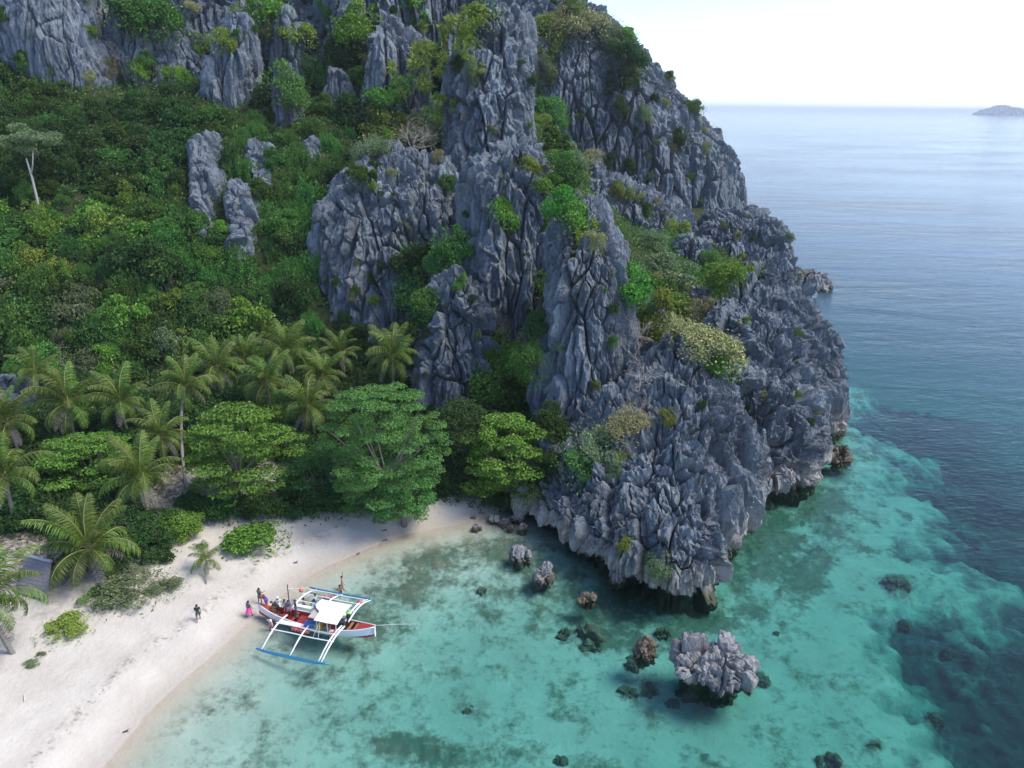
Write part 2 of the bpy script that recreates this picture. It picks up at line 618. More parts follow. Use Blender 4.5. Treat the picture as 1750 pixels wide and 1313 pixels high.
def shore_dist(X, Y):
    """signed distance to the shore line, positive on land"""
    best = np.full(X.shape, 1e9)
    sg = np.zeros(X.shape)
    for A, B in zip(SHORE[:-1], SHORE[1:]):
        e = B - A
        L2 = e @ e
        t = np.clip(((X - A[0]) * e[0] + (Y - A[1]) * e[1]) / L2, 0, 1)
        dx, dy = X - (A[0] + t * e[0]), Y - (A[1] + t * e[1])
        d = dx * dx + dy * dy
        c = (e[0] * dy - e[1] * dx)
        m_ = d < best - 1e-9
        best = np.where(m_, d, best)
        sg = np.where(m_, np.sign(c), sg)
    return np.sqrt(best) * sg


FOOT_X = [-300, -110, -60, -30, -14, -4, 3, 9, 16, 24, 32, 40, 60, 100]
FOOT_Y = [88, 88, 97, 106, 110, 104, 92, 84, 84, 90, 100, 118, 150, 230]
CAP_X = [-300, -60, -20, 0, 10, 18, 30, 45, 70, 110]
CAP_Z = [52, 52, 51, 44, 30, 18, 12.5, 10, 8, 6]


def land_z(X, Y):
    t = Y - np.interp(X, FOOT_X, FOOT_Y)
    cap = np.interp(X, CAP_X, CAP_Z)
    z = np.where(t < 0, 0, t * .79)
    z = cap * (1 - np.exp(-z / cap * 1.15))
    return z


DEEP_PX = [(1330, 200), (1370, 460), (1425, 560), (1440, 600), (1505, 640), (1465, 700), (1560, 742), (1520, 805), (1620, 845), (1580, 900), (1700, 965), (1640, 1010), (1590, 1080), (1650, 1150), (1630, 1215), (1690, 1265), (1600, 1320), (1560, 1400), (1500, 1600)]
DEEP = np.array([gnd(a, b)[:2] for a, b in DEEP_PX])


def deep_dist(X, Y):
    """positive past the reef edge"""
    best = np.full(X.shape, 1e9)
    sg = np.zeros(X.shape)
    for A, B in zip(DEEP[:-1], DEEP[1:]):
        e = B - A
        t = np.clip(((X - A[0]) * e[0] + (Y - A[1]) * e[1]) / (e @ e), 0, 1)
        dx, dy = X - (A[0] + t * e[0]), Y - (A[1] + t * e[1])
        d = dx * dx + dy * dy
        c = (e[0] * dy - e[1] * dx)
        m_ = d < best - 1e-9
        best = np.where(m_, d, best)
        sg = np.where(m_, np.sign(c), sg)
    return np.sqrt(best) * sg


def ground_z(X, Y):
    P = np.stack([X, Y, np.zeros_like(X)], 1)
    n1 = fbm(P, 14, 31, 3)
    n2 = fbm(P, 2.2, 33, 3)
    d = shore_dist(X, Y) + n1 * .7
    sand = 2.3 * (1 - np.exp(-np.maximum(d, 0) / 9.0)) + .16 * n1 + .05 * n2 * sstep(1.5, 4, d)
    sand += .18 * np.exp(-((d - 4.2) / .8) ** 2) * (.6 + n2)
    sand = sand * sstep(-.2, 3, d) + 0.05 * np.maximum(d, 0)
    sea = -(3.1 * (1 - np.exp(-np.maximum(-d, 0) / 15.0)) + .012 * np.maximum(-d, 0)) + .25 * n1 * sstep(0, 8, -d)
    dd = deep_dist(X, Y) + 6.5 * n1 + 3.0 * n2
    sea -= 4.5 * sstep(-5, 12, dd) + np.clip(dd, 0, 60) * .02
    return np.where(d > 0, sand + np.where(Y > 60, land_z(X, Y), 0), sea), d, dd


BAND = [  # reef and seagrass on the sand, one blob painted rock shade: px, py, rx, ry, turn, strength
    (770, 955, 95, 38, -12, .75), (690, 1000, 85, 42, -30, .8), (630, 1070, 70, 45, -45, .72), (570, 1140, 80, 30, -35, .45), (860, 935, 70, 40, 0, .55),
    (930, 985, 80, 45, 30, .68), (1040, 1040, 120, 55, 15, .85), (960, 1050, 120, 50, 15, .55), (1180, 1060, 130, 40, -5, .8), (880, 1010, 110, 50, 20, .5),
    (700, 1275, 110, 40, 10, .78), (640, 1235, 60, 30, 0, .5), (790, 1300, 60, 28, 0, .6), (850, 1290, 35, 25, 0, .55), (780, 1200, 90, 35, 10, .35), (960, 1180, 120, 60, 15, .3),
    (1375, 990, 34, 42, 20, 1.1), (1300, 930, 90, 60, -30, 1.0), (1400, 870, 60, 55, 0, .95), (1530, 1000, 26, 20, 0, .9), (1450, 790, 55, 60, 0, .5), (1440, 935, 40, 25, 0, .4),  # second blob paints the shade near the rock into the seabed
    (1010, 1095, 40, 22, 0, .9), (1140, 1082, 30, 18, 0, .8), (1480, 640, 60, 60, 0, .4), (1545, 1070, 16, 10, 0, .8), (1600, 1235, 22, 14, 0, 1.0),
    (1495, 1278, 14, 10, 0, .9), (1420, 1308, 30, 12, 0, .7), (1300, 1163, 15, 12, 0, 1.1), (1110, 1178, 24, 14, 0, .7), (1075, 1183, 18, 16, 0, .7), (1330, 1200, 12, 8, 0, .4)]


def reef_shade_mask(P):
    px, py, _ = proj(P)
    n = fbm(np.stack([P[:, 0], P[:, 1], P[:, 2] * 0], 1), 3.2, 51, 5, .62)
    n2 = fbm(np.stack([P[:, 0], P[:, 1], P[:, 2] * 0], 1), 9, 57, 3)
    m_ = np.full(len(P), .10)
    for a, b, rx, ry, rot, st in BAND:
        rx, ry = rx * 1.15, ry * 1.15
        c, s = math.cos(R(rot)), math.sin(R(rot))
        ux, uy = (px - a), (py - b)
        q = ((ux * c + uy * s) / rx) ** 2 + ((-ux * s + uy * c) / ry) ** 2
        m_ = np.maximum(m_, st * np.exp(-q * .9))
    return np.clip(sstep(-.05, 1.05, m_ * 1.05 + n * .6 + .15 * n2), 0, 1)


def grid(x0, x1, nx, y0, y1, ny):
    X, Y = np.meshgrid(np.linspace(x0, x1, nx), np.linspace(y0, y1, ny))
    i = (np.arange(ny - 1)[:, None] * nx + np.arange(nx - 1)[None]).reshape(-1)
    return X.ravel(), Y.ravel(), np.stack([i, i + 1, i + 1 + nx, i + nx], 1)


def sub(V, F, keep):
    F = F[keep]
    u, inv = np.unique(F.ravel(), return_inverse=True)
    return u, V[u], inv.reshape(F.shape)


# --- sand, seabed materials
def shore_mat():
    mt, t, out = newmat('sand_and_seabed')
    k = NT(t)
    p = k.pos()
    n1 = k.noise(p, .35, 5, .6)
    n2 = k.noise(p, 3.5, 6, .7)
    c = k.mix(k.mr(k.math('ADD', k.math('MULTIPLY', n1, .78), k.math('MULTIPLY', n2, .22)), .35, .65), (0.41, 0.375, 0.32), (0.495, 0.46, 0.405))
    sh = k.n('ShaderNodeAttribute', attribute_name='shore').outputs['Fac']
    wet = k.mr(k.math('ADD', sh, k.math('MULTIPLY', k.math('SUBTRACT', k.noise(p, .6, 4), .5), 1.2)), 0.9, 2.3, 1.0, 0.0)
    c = k.mix(k.math('MULTIPLY', wet, .65), c, (0.38, 0.335, 0.28))
    wr = k.math('SUBTRACT', sh, 4.1)
    wr = k.math('ABSOLUTE', k.math('ADD', wr, k.math('MULTIPLY', k.math('SUBTRACT', k.noise(p, .25, 4), .5), 2.2)))
    wr = k.math('MULTIPLY', k.mr(wr, .05, .7, 1.0, 0.0), k.mr(k.noise(p, 2.2, 5, .7), .5, .62))
    c = k.mix(k.math('MULTIPLY', wr, .7), c, (0.16, 0.13, 0.10))
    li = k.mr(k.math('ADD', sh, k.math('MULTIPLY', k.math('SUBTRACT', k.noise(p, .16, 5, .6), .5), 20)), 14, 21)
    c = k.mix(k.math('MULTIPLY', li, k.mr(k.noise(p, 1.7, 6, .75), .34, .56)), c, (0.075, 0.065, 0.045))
    # under water: pale coral sand, weed and coral, a painted rock shade, dark past the reef edge
    rf = k.n('ShaderNodeAttribute', attribute_name='reef').outputs['Fac']
    sp = k.noise(p, 1.5, 7, .75)
    sp2 = k.noise(p, .55, 5, .65)
    s_ = k.mix(k.mr(k.noise(p, .22, 5, .6), .3, .7), (0.38, 0.385, 0.345), (0.52, 0.51, 0.465))
    rr = k.math('ADD', k.math('MULTIPLY', rf, .62), k.math('ADD', k.math('MULTIPLY', k.math('SUBTRACT', sp, .5), 1.5), k.math('MULTIPLY', k.math('SUBTRACT', sp2, .5), .9)))
    weed = k.mix(k.mr(k.noise(p, .5, 4), .4, .6), (0.055, 0.092, 0.055), (0.11, 0.105, 0.07))
    s_ = k.mix(k.mr(rr, .06, .50, 0, .86), s_, weed)
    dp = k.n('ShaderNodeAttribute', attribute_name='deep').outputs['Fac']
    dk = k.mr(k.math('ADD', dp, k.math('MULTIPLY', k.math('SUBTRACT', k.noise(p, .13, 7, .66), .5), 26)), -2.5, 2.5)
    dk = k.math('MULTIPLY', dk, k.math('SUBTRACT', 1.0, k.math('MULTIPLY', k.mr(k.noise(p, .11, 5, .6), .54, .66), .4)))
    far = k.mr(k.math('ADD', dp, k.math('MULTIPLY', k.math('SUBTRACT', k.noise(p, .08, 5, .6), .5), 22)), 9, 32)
    s_ = k.mix(k.math('MULTIPLY', dk, .97), s_, k.mix(far, (0.035, 0.060, 0.085), (0.46, 0.66, 0.76)))  # far tone: light scattered up through deep water, put into the bed colour
    c = k.mix(k.mr(sh, -3.5, -.4, 1.0, 0.0), c, s_)
    b = k.n('ShaderNodeBsdfPrincipled')
    k.l(c, b.inputs['Base Color'])
    k.l(k.mr(wet, 0, 1, .92, .5), b.inputs['Roughness'])
    b.inputs['Specular IOR Level'].default_value = .25
    h = k.math('ADD', k.math('MULTIPLY', k.noise(p, 2.4, 4, .6), 1.0), k.math('MULTIPLY', k.noise(p, 9, 4, .6), .3))
    k.l(k.bump(h, .8, .14), b.inputs['Normal'])
    k.l(b.outputs[0], out.inputs[0])
    return mt


M['sand'] = M['bed'] = shore_mat()
mt, t, out = newmat('forest_floor')
k = NT(t)
b = k.n('ShaderNodeBsdfDiffuse')
k.l(k.mix(k.noise(k.pos(), .8, 6, .7), (0.018, 0.030, 0.012), (0.055, 0.060, 0.030)), b.inputs[0])
k.l(b.outputs[0], out.inputs[0])
M['floor'] = mt

gx, gy, gf = grid(-95, 105, 560, 24, 118, 300)
gz, gd, gdd = ground_z(gx, gy)
GV = np.stack([gx, gy, gz], 1)
reef = reef_shade_mask(GV)  # reef cover plus the painted shade by the spurs
lump = np.abs(fbm(GV * [1, 1, 0], 1.1, 61, 3)) * .9
GV[:, 2] += np.where(gd < 0, reef * lump * sstep(0, 6, -gd), 0)
fd = gd[gf].mean(1)
ftt = (gy - np.interp(gx, FOOT_X, FOOT_Y))[gf].mean(1)
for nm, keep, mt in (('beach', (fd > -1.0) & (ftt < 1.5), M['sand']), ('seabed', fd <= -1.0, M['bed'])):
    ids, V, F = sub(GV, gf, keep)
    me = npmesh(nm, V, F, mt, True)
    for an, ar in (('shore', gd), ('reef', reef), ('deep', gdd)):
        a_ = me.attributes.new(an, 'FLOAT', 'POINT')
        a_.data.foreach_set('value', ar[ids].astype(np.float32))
    o = link(nm, me)
    o['kind'] = 'structure'
# the sea floor beyond the bay, out past the horizon; pale blue stands in for upwelling light
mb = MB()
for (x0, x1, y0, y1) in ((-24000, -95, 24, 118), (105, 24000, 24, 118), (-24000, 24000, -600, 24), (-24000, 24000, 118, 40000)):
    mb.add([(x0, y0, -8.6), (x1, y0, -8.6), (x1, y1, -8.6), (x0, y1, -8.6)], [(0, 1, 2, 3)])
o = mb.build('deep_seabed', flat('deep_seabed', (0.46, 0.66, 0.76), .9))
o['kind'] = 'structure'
# hillside: rises behind the beach and runs on under the cliffs
hx, hy, hf = grid(-260, 112, 300, 76, 345, 230)
hz, hd, hdd = ground_z(hx, hy)
tt = hy - np.interp(hx, FOOT_X, FOOT_Y)
HV = np.stack([hx, hy, hz + 1.6 * fbm(np.stack([hx, hy, hx * 0], 1), 11, 71, 4) * sstep(0, 8, tt) + sstep(-2, 2, tt) * .9 - .8], 1)
HV[:, 2] = np.where(hd < 0, np.minimum(HV[:, 2], -3), HV[:, 2])
ids, V, F = sub(HV, hf, (hd[hf].min(1) > -6) & (tt[hf].min(1) > -4))
HILL = link('hillside', npmesh('hillside', V, F, M['floor'], True))
HILL['kind'] = 'structure'
print('terrain', round(time.time() - T0, 1))

def hit_hill(px, py):
    d = ray(px, py)
    ts = np.linspace(70, 260, 900) / d[1]
    Q = CAM + ts[:, None] * d
    z = ground_z(Q[:, 0], Q[:, 1])[0]
    k = np.argmax(Q[:, 2] < z)
    return Q[k] if Q[k, 2] < z[k] else CAM + d * (170 / d[1])


#@ROCKS
def hkeys(ks):
    """slices of a slab that leans along the hillside it sticks out of"""
    y1, y0 = hit_hill((ks[0][1] + ks[0][2]) / 2, ks[0][0])[1], hit_hill((ks[-1][1] + ks[-1][2]) / 2, ks[-1][0])[1]
    p1, p0 = ks[0][0], ks[-1][0]
    return [(py, a, b, y0 + (y1 - y0) * .8 * (p0 - py) / (p0 - p1) + hd * .15, hd) for py, a, b, hd in ks]


def tower(name, ks, nu, nv, mat, disp, **kw):
    return loft(name, keys(ks), nu, nv, M[mat], disp, **kw)


SM = dict(amp=.75, smooth=.75)
# upper left wall and its slabs
tower('cliff', [(-120, -160, 640, 196, 12), (-40, -170, 640, 194, 13), (60, -170, 630, 190, 14), (170, -170, 620, 186, 14), (260, -170, 620, 182, 14)], 520, 120, 'rock_far', dict(s=1.5, seed=100, amp=1.0))
tower('cliff', [(-60, 0, 150, 169, 7), (-10, 2, 160, 168, 8), (60, 6, 166, 166, 9), (100, 18, 186, 165, 9), (140, 58, 193, 163, 8), (172, 100, 182, 161, 6), (192, 125, 160, 161, 4), (215, 130, 150, 161, 3)], 320, 150, 'rock_smooth', dict(s=1.2, seed=110, **SM))
tower('cliff', [(12, 205, 248, 173, 5), (40, 192, 264, 172, 6), (100, 195, 270, 170, 6), (150, 225, 262, 169, 5), (190, 232, 260, 169, 4)], 180, 110, 'rock_smooth', dict(s=1.1, seed=120, amp=.8, smooth=.4))
tower('cliff', [(72, 298, 340, 173, 5), (100, 264, 360, 172, 6), (140, 262, 362, 170, 6), (172, 285, 352, 169, 5), (215, 300, 345, 169, 4)], 200, 110, 'rock_smooth', dict(s=1.1, seed=130, amp=.8, smooth=.4))
tower('cliff', [(36, 396, 420, 165, 3), (70, 370, 432, 165, 4.5), (110, 364, 436, 164, 5), (160, 360, 426, 163, 5), (205, 368, 420, 162, 4), (245, 378, 412, 162, 3)], 180, 150, 'rock_smooth', dict(s=1.1, seed=140, amp=.8, smooth=.5))
tower('cliff', [(26, 480, 503, 177, 3), (50, 467, 514, 177, 4), (105, 464, 516, 176, 4), (160, 470, 516, 175, 4)], 130, 100, 'rock_smooth', dict(s=1.0, seed=150, amp=.8, smooth=.4))
tower('cliff', [(138, 476, 512, 160, 3), (160, 468, 516, 160, 3.5), (200, 472, 514, 159, 3.5), (250, 476, 506, 157, 3)], 130, 100, 'rock_smooth', dict(s=.9, seed=160, amp=.8))
tower('cliff', [(132, 560, 592, 166, 3), (170, 553, 602, 166, 4), (230, 564, 604, 164, 4), (300, 580, 602, 162, 3)], 130, 120, 'rock', dict(s=.9, seed=170, amp=.9))
tower('cliff', [(-30, 520, 842, 186, 8), (10, 525, 852, 186, 9), (60, 540, 850, 184, 9), (120, 560, 850, 182, 8), (260, 570, 850, 178, 8)], 400, 140, 'rock', dict(s=1.2, seed=180, jag=.3))
tower('cliff', [(52, 645, 690, 168, 5), (80, 636, 722, 167, 6), (140, 632, 735, 166, 7), (200, 630, 740, 165, 7), (260, 615, 740, 163, 7)], 220, 140, 'rock', dict(s=1.0, seed=190, amp=1.0, jag=.3))
# slabs bare among the jungle
for sd_, sl_ in ((200, [(240, 346, 364, 3), (262, 337, 374, 4), (300, 338, 378, 4.5), (340, 342, 370, 4.5), (375, 350, 368, 4), (405, 356, 366, 3)]),
                 (210, [(318, 398, 416, 3), (335, 397, 428, 4), (365, 400, 436, 4.5), (410, 406, 438, 4.5), (438, 416, 434, 4)]),
                 (220, [(256, 432, 465, 3), (275, 428, 468, 4), (292, 432, 468, 4), (328, 450, 468, 3)]),
                 (225, [(252, 526, 541, 3), (275, 524, 544, 3), (304, 526, 540, 3)])):
    tower('rock_slab', hkeys(sl_), 120, 120, 'rock_smooth', dict(s=.95, seed=sd_, amp=.62, smooth=.35, jag=.2))
tower('rock_slab', [(652, -12, 12, 88, 2.5), (672, -30, 40, 88, 3), (690, -30, 66, 88, 3.5), (740, -30, 72, 87, 4), (790, -30, 70, 86, 4)], 120, 80, 'rock_smooth', dict(s=.7, seed=230, amp=.8))
# left buttress
tower('cliff', [(254, 648, 668, 137, 3), (268, 630, 720, 136, 6), (285, 612, 775, 135, 9), (305, 592, 800, 133, 11), (335, 572, 812, 131, 12), (355, 553, 815, 129, 12), (400, 547, 815, 127, 12), (480, 549, 795, 124, 12), (560, 556, 770, 122, 12), (620, 560, 760, 121, 12), (680, 565, 750, 120, 12)], 520, 280, 'rock', dict(s=1.1, seed=240, amp=.9, smooth=.15, jag=.3), caph=.3)
# tall central peak
tower('cliff', [(4, 846, 872, 158, 4), (30, 832, 888, 157, 6), (70, 806, 896, 156, 9), (110, 790, 901, 155, 11), (160, 780, 905, 153, 12), (230, 770, 908, 151, 13), (290, 765, 912, 148, 13), (360, 760, 930, 145, 13), (460, 760, 940, 140, 13)], 420, 300, 'rock', dict(s=1.1, seed=250, amp=1.15, jag=.3))
# central buttresses
tower('cliff', [(276, 835, 915, 113, 5), (300, 817, 932, 112, 7), (340, 809, 946, 111, 8), (400, 806, 952, 110, 9), (460, 788, 952, 109, 10), (540, 765, 948, 108, 10), (620, 760, 945, 107, 10), (720, 760, 940, 106, 10)], 420, 300, 'rock', dict(s=1.0, seed=260, amp=1.1, jag=.3))
tower('cliff', [(316, 944, 962, 112, 2.5), (335, 932, 978, 112, 4), (370, 926, 984, 111, 5), (430, 924, 980, 110, 5), (500, 920, 968, 109, 5), (600, 915, 965, 108, 5)], 150, 150, 'rock', dict(s=.9, seed=270, amp=1.0, jag=.3))
tower('cliff', [(474, 762, 796, 101, 3), (488, 748, 824, 100, 5), (530, 737, 832, 99, 6), (575, 725, 836, 98, 7), (630, 722, 832, 96, 7), (690, 732, 828, 95, 7), (780, 738, 826, 93, 7)], 260, 220, 'rock', dict(s=.9, seed=280, amp=1.1, jag=.3))
tower('cliff', [(455, 668, 698, 118, 2), (470, 658, 706, 117, 3), (540, 652, 712, 116, 4), (640, 650, 718, 115, 4)], 120, 120, 'rock', dict(s=.9, seed=285, amp=.8, smooth=.3))
# the pillar
tower('cliff', [(374, 968, 1034, 92, 4), (398, 950, 1046, 91, 6), (440, 942, 1057, 90, 7), (500, 939, 1060, 89, 7.5), (560, 937, 1064, 88, 8), (620, 932, 1060, 87, 8), (680, 928, 1052, 86, 8), (720, 934, 1030, 85, 7), (780, 945, 1010, 84, 6)], 380, 320, 'rock', dict(s=.85, seed=290, amp=1.1, jag=.35))
tower('cliff', [(522, 1103, 1130, 99, 2), (540, 1091, 1138, 98, 3), (590, 1088, 1140, 97, 3.5), (660, 1085, 1142, 96, 3.5)], 120, 90, 'rock', dict(s=.7, seed=295, amp=.9))
# front spur running down into the bay
P0 = [(1.0, 71), (4, 66), (10.2, 58.7), (13, 56.4), (16.3, 55.8), (19.4, 57.3), (21.2, 62.5), (24, 66), (28, 73), (34, 80), (30, 92), (15, 92), (3, 82)]


def shrink(pl, d):
    pl = np.array(pl)
    c = pl.mean(0)
    v = pl - c
    L = np.linalg.norm(v, axis=1, keepdims=True)
    return c + v * (L - d) / L


loft('rock_spur', [
    (-4, shrink(P0, 2.2)), (-.4, shrink(P0, 1.7)), (.5, shrink(P0, 1.1)), (1.3, P0), (2.6, shrink(P0, .1)),
    (5, [(2.6, 72.5), (6.6, 66.5), (11.6, 60.4), (14.2, 58.2), (17, 57.9), (19.5, 60), (21.5, 64), (24.5, 69), (28, 76), (31, 82), (28, 90), (15, 90), (6, 81)]),
    (9, [(8, 75), (11, 69.8), (14, 66), (17, 65), (20, 67), (23, 71), (26.5, 77), (28, 84), (24, 89), (15, 88), (10, 82)]),
    (12.5, [(13, 79), (15, 75.2), (18, 72.8), (21, 73.8), (24, 78), (25.5, 84), (22, 87), (16, 85)]),
    (15.0, [(17, 82), (19, 79.8), (22, 80.3), (23.5, 83), (21, 85), (18, 84)])],
    620, 330, M['rock'], dict(s=.72, seed=300, amp=1.1, jag=.6), caph=.35)
# right spur
P1 = [(26, 77), (30, 74), (35, 76), (38.5, 81), (41, 89), (46.5, 97), (47, 105), (44, 116), (34, 120), (24, 105)]
loft('rock_spur', [
    (-4, shrink(P1, 2.2)), (-.4, shrink(P1, 1.8)), (.7, shrink(P1, 1.2)), (1.8, P1),
    (6, [(25, 81), (29, 77.3), (34, 79), (38.3, 84), (42, 92), (47, 99), (47.2, 106), (43, 116), (34, 118), (25, 104)]),
    (11, [(25, 90), (29, 84), (35, 86), (41, 94), (45.5, 101), (46, 107), (42, 115), (34, 116), (26, 104)]),
    (16, [(27, 100), (30, 93.5), (35, 94), (40, 100), (43.3, 106), (43, 112), (38, 115), (32, 113), (28, 106)]),
    (19.3, [(33, 106), (36, 103.5), (39, 105.5), (41, 110), (39, 113), (35, 112)])],
    560, 280, M['rock'], dict(s=.9, seed=310, amp=1.1, jag=.4), caph=.4)
tower('rock_spur', [(548, 1372, 1384, 104, 1), (562, 1366, 1392, 104, 2), (620, 1364, 1400, 103, 2.5), (700, 1360, 1405, 102, 3)], 90, 90, 'rock', dict(s=.6, seed=315, amp=.9, jag=.4))
# middle wall and rock behind
tower('cliff', [(292, 985, 1018, 190, 8), (316, 975, 1073, 188, 12), (351, 970, 1138, 185, 15), (381, 970, 1173, 182, 16), (436, 1000, 1188, 178, 17), (526, 1010, 1198, 172, 17)], 380, 170, 'rock', dict(s=1.3, seed=320, amp=.95, jag=.4))
tower('cliff', [(366, 1236, 1292, 182, 6), (374, 1212, 1316, 181, 9), (388, 1200, 1330, 180, 11), (410, 1192, 1340, 179, 13), (444, 1190, 1343, 178, 14), (478, 1190, 1341, 177, 14), (494, 1192, 1337, 177, 13), (534, 1194, 1332, 177, 12)], 340, 170, 'rock', dict(s=1.0, seed=330, amp=.85, jag=.25), caph=.12)
tower('rock_slab', [(416, 1160, 1200, 150, 3), (428, 1150, 1206, 150, 4), (465, 1152, 1206, 149, 4), (490, 1152, 1206, 149, 4)], 110, 70, 'rock_smooth', dict(s=.9, seed=335, amp=.8))
# far headland
tower('headland', [(-14, 885, 938, 318, 14), (0, 862, 973, 314, 22), (28, 850, 1022, 310, 30), (60, 850, 1060, 306, 36), (100, 850, 1094, 302, 40), (150, 850, 1134, 298, 43), (190, 850, 1169, 296, 45), (230, 850, 1206, 294, 46), (270, 850, 1234, 292, 46), (300, 850, 1247, 290, 46), (345, 850, 1250, 288, 46), (385, 850, 1248, 287, 46), (420, 850, 1246, 287, 46)], 620, 330, 'rock_far', dict(s=1.9, seed=340, amp=.75, jag=.25), caph=.3)
print('rocks', round(time.time() - T0, 1))

#@VEG
bpy.context.view_layer.update()
DG = bpy.context.evaluated_depsgraph_get()


def hit(px, py):
    """the point of the rocks, hill or beach that lies in this direction; its normal; what it is"""
    d = Vector(ray(px, py)).normalized()
    ok, loc, nor, _, ob, _ = SC.ray_cast(DG, Vector(CAM), d)
    return (loc, nor, ob.name.split('.')[0]) if ok else (None, None, None)


def down(x, y):
    ok, loc, nor, _, ob, _ = SC.ray_cast(DG, Vector((x, y, 140)), Vector((0, 0, -1)))
    return loc if ok else Vector((x, y, 0))


def unit(a):
    return a / (np.linalg.norm(a, axis=-1, keepdims=True) + 1e-9)


def leaf_quads(P, N, size, g, aspect=.5, fold=.18, D=None):
    """one folded rhombic leaf per point: P base points, N leaf normals"""
    n = len(P)
    r_ = unit(g.normal(size=(n, 3)))
    if D is None:
        D = unit(np.cross(N, r_))
    else:
        N = unit(np.cross(np.cross(D, N), D))
    S = np.cross(N, D)
    L = (size * g.uniform(.65, 1.35, n))[:, None]
    a = P - D * L * .5
    b = P + D * L * .5 - N * L * .12
    c = P + S * L * aspect * .5 + N * L * fold
    e = P - S * L * aspect * .5 + N * L * fold
    V = np.stack([a, c, b, e], 1).reshape(-1, 3)
    i = np.arange(n)[:, None] * 4
    return V, np.concatenate([i, i + 1, i + 2, i + 3], 1)


def blob_leaves(blobs, n, size, g, up=.5, low=-.35, rnd=.55, inner=.55, aspect=.5):
    """leaves spread through the outer part of lumpy blobs (cx, cy, cz, rx, ry, rz)"""
    B = np.array(blobs, float)
    ar = (B[:, 3] * B[:, 4] + B[:, 3] * B[:, 5] + B[:, 4] * B[:, 5])
    k = g.choice(len(B), n, p=ar / ar.sum())
    d = unit(g.normal(size=(n, 3)))
    d[:, 2] = np.where(d[:, 2] < low, -d[:, 2] * .6, d[:, 2])
    d = unit(d)
    q = g.uniform(inner ** 3, 1.12, n) ** (1 / 3)
    P = B[k, :3] + d * B[k, 3:] * q[:, None]
    N = unit(d * .7 + np.array([0, 0, up]) + g.normal(size=(n, 3)) * rnd)
    return leaf_quads(P, N, size, g, aspect)


def shrub_mesh(name, g, mat, n, size, lumps=11, flat_=.85, spread=1.12, up=.5, rr=(.20, .48), aspect=.5):
    bl = []
    for _ in range(lumps):
        a, r_ = g.uniform(0, 6.28), spread * math.sqrt(g.uniform(0, 1)) * .72
        h = (1 - (r_ / spread) ** 2) ** .5
        z = g.uniform(.15, 1.0) * h * flat_
        q = g.uniform(*rr) * (1.1 if g.random() < .5 else .55)
        z *= g.uniform(.7, 1.25)
        bl.append((r_ * math.cos(a), r_ * math.sin(a), z, q * g.uniform(.85, 1.3), q * g.uniform(.85, 1.3), q * g.uniform(.7, 1.15)))
    V, F = blob_leaves(bl, n, size, g, up=up, aspect=aspect)
    # loose sprays sticking out
    m_ = n // 7
    d = unit(g.normal(size=(m_, 3)) * [1, 1, .7] + [0, 0, .35])
    V2, F2 = leaf_quads(d * g.uniform(.75, 1.3, m_)[:, None] * [1, 1, flat_], unit(d + g.normal(size=(m_, 3)) * .8), size * 1.1, g, aspect)
    return npmesh(name, np.concatenate([V, V2]), np.concatenate([F, F2 + len(V)]), mat)


def hang_mesh(name, g, mat, n, size):
    """creepers hanging down in strands from a cap of leaves"""
    P, N = [], []
    for s in range(46):
        a = g.uniform(-1, 1)
        x, y = a, g.uniform(-.45, .35)
        z0 = .9 * (1 - a * a) ** .5 * g.uniform(.4, 1)
        L = g.uniform(.5, 1.9)
        m_ = int(n / 46)
        t = g.uniform(0, 1, m_)
        P.append(np.stack([x + g.normal(size=m_) * .07, y - .25 * t + g.normal(size=m_) * .07, z0 - L * t + g.normal(size=m_) * .05], 1))
        N.append(np.stack([g.normal(size=m_) * .4, -1 + g.normal(size=m_) * .3, .45 + g.normal(size=m_) * .4], 1))
    V, F = leaf_quads(np.concatenate(P), unit(np.concatenate(N)), size, g)
    return npmesh(name, V, F, mat)


def spiky_mesh(name, g, mat, heads=24, per=40, L=.25):
    """rosettes of narrow blades on bare stems"""
    P, N, D = [], [], []
    for _ in range(heads):
        a, r_ = g.uniform(0, 6.28), .85 * math.sqrt(g.uniform(0, 1))
        c = np.array([r_ * math.cos(a), r_ * math.sin(a), g.uniform(.35, 1.15) * (1.1 - .4 * r_)])
        d = unit(g.normal(size=(per, 3)) + [0, 0, .55])
        P.append(c + d * L * .5)
        D.append(d)
        N.append(np.tile([0, 0, 1.0], (per, 1)) + g.normal(size=(per, 3)) * .2)
    V, F = leaf_quads(np.concatenate(P), unit(np.concatenate(N)), L, g, .16, .03, np.concatenate(D))
    return npmesh(name, V, F, mat)


def twig_mb(g, H=1.0, levels=4, r0=.035, spread=.65, kids=(2, 4)):
    mb = MB()

    def go(p, d, L, r_, lv):
        pts = [p]
        q = p.copy()
        for _ in range(3):
            d = (d + Vector(g.normal(size=3) * .16)).normalized()
            q = q + d * L / 3
            pts.append(q.copy())
        mb.tube(pts, np.linspace(r_, r_ * .62, 4), 4 if lv < levels else 5, cap=False)
        if lv > 0:
            for _ in range(int(g.integers(*kids)) + 1):
                nd = (d + Vector(g.normal(size=3)) * spread + Vector((0, 0, .18))).normalized()
                go(pts[int(g.integers(2, 4))].copy(), nd, L * g.uniform(.55, .8), r_ * .55, lv - 1)
    for _ in range(3):
        go(Vector((g.normal() * .04, g.normal() * .04, 0)), (Vector(g.normal(size=3) * .45) + Vector((0, 0, 1))).normalized(), H * .38, r0, levels)
    return mb


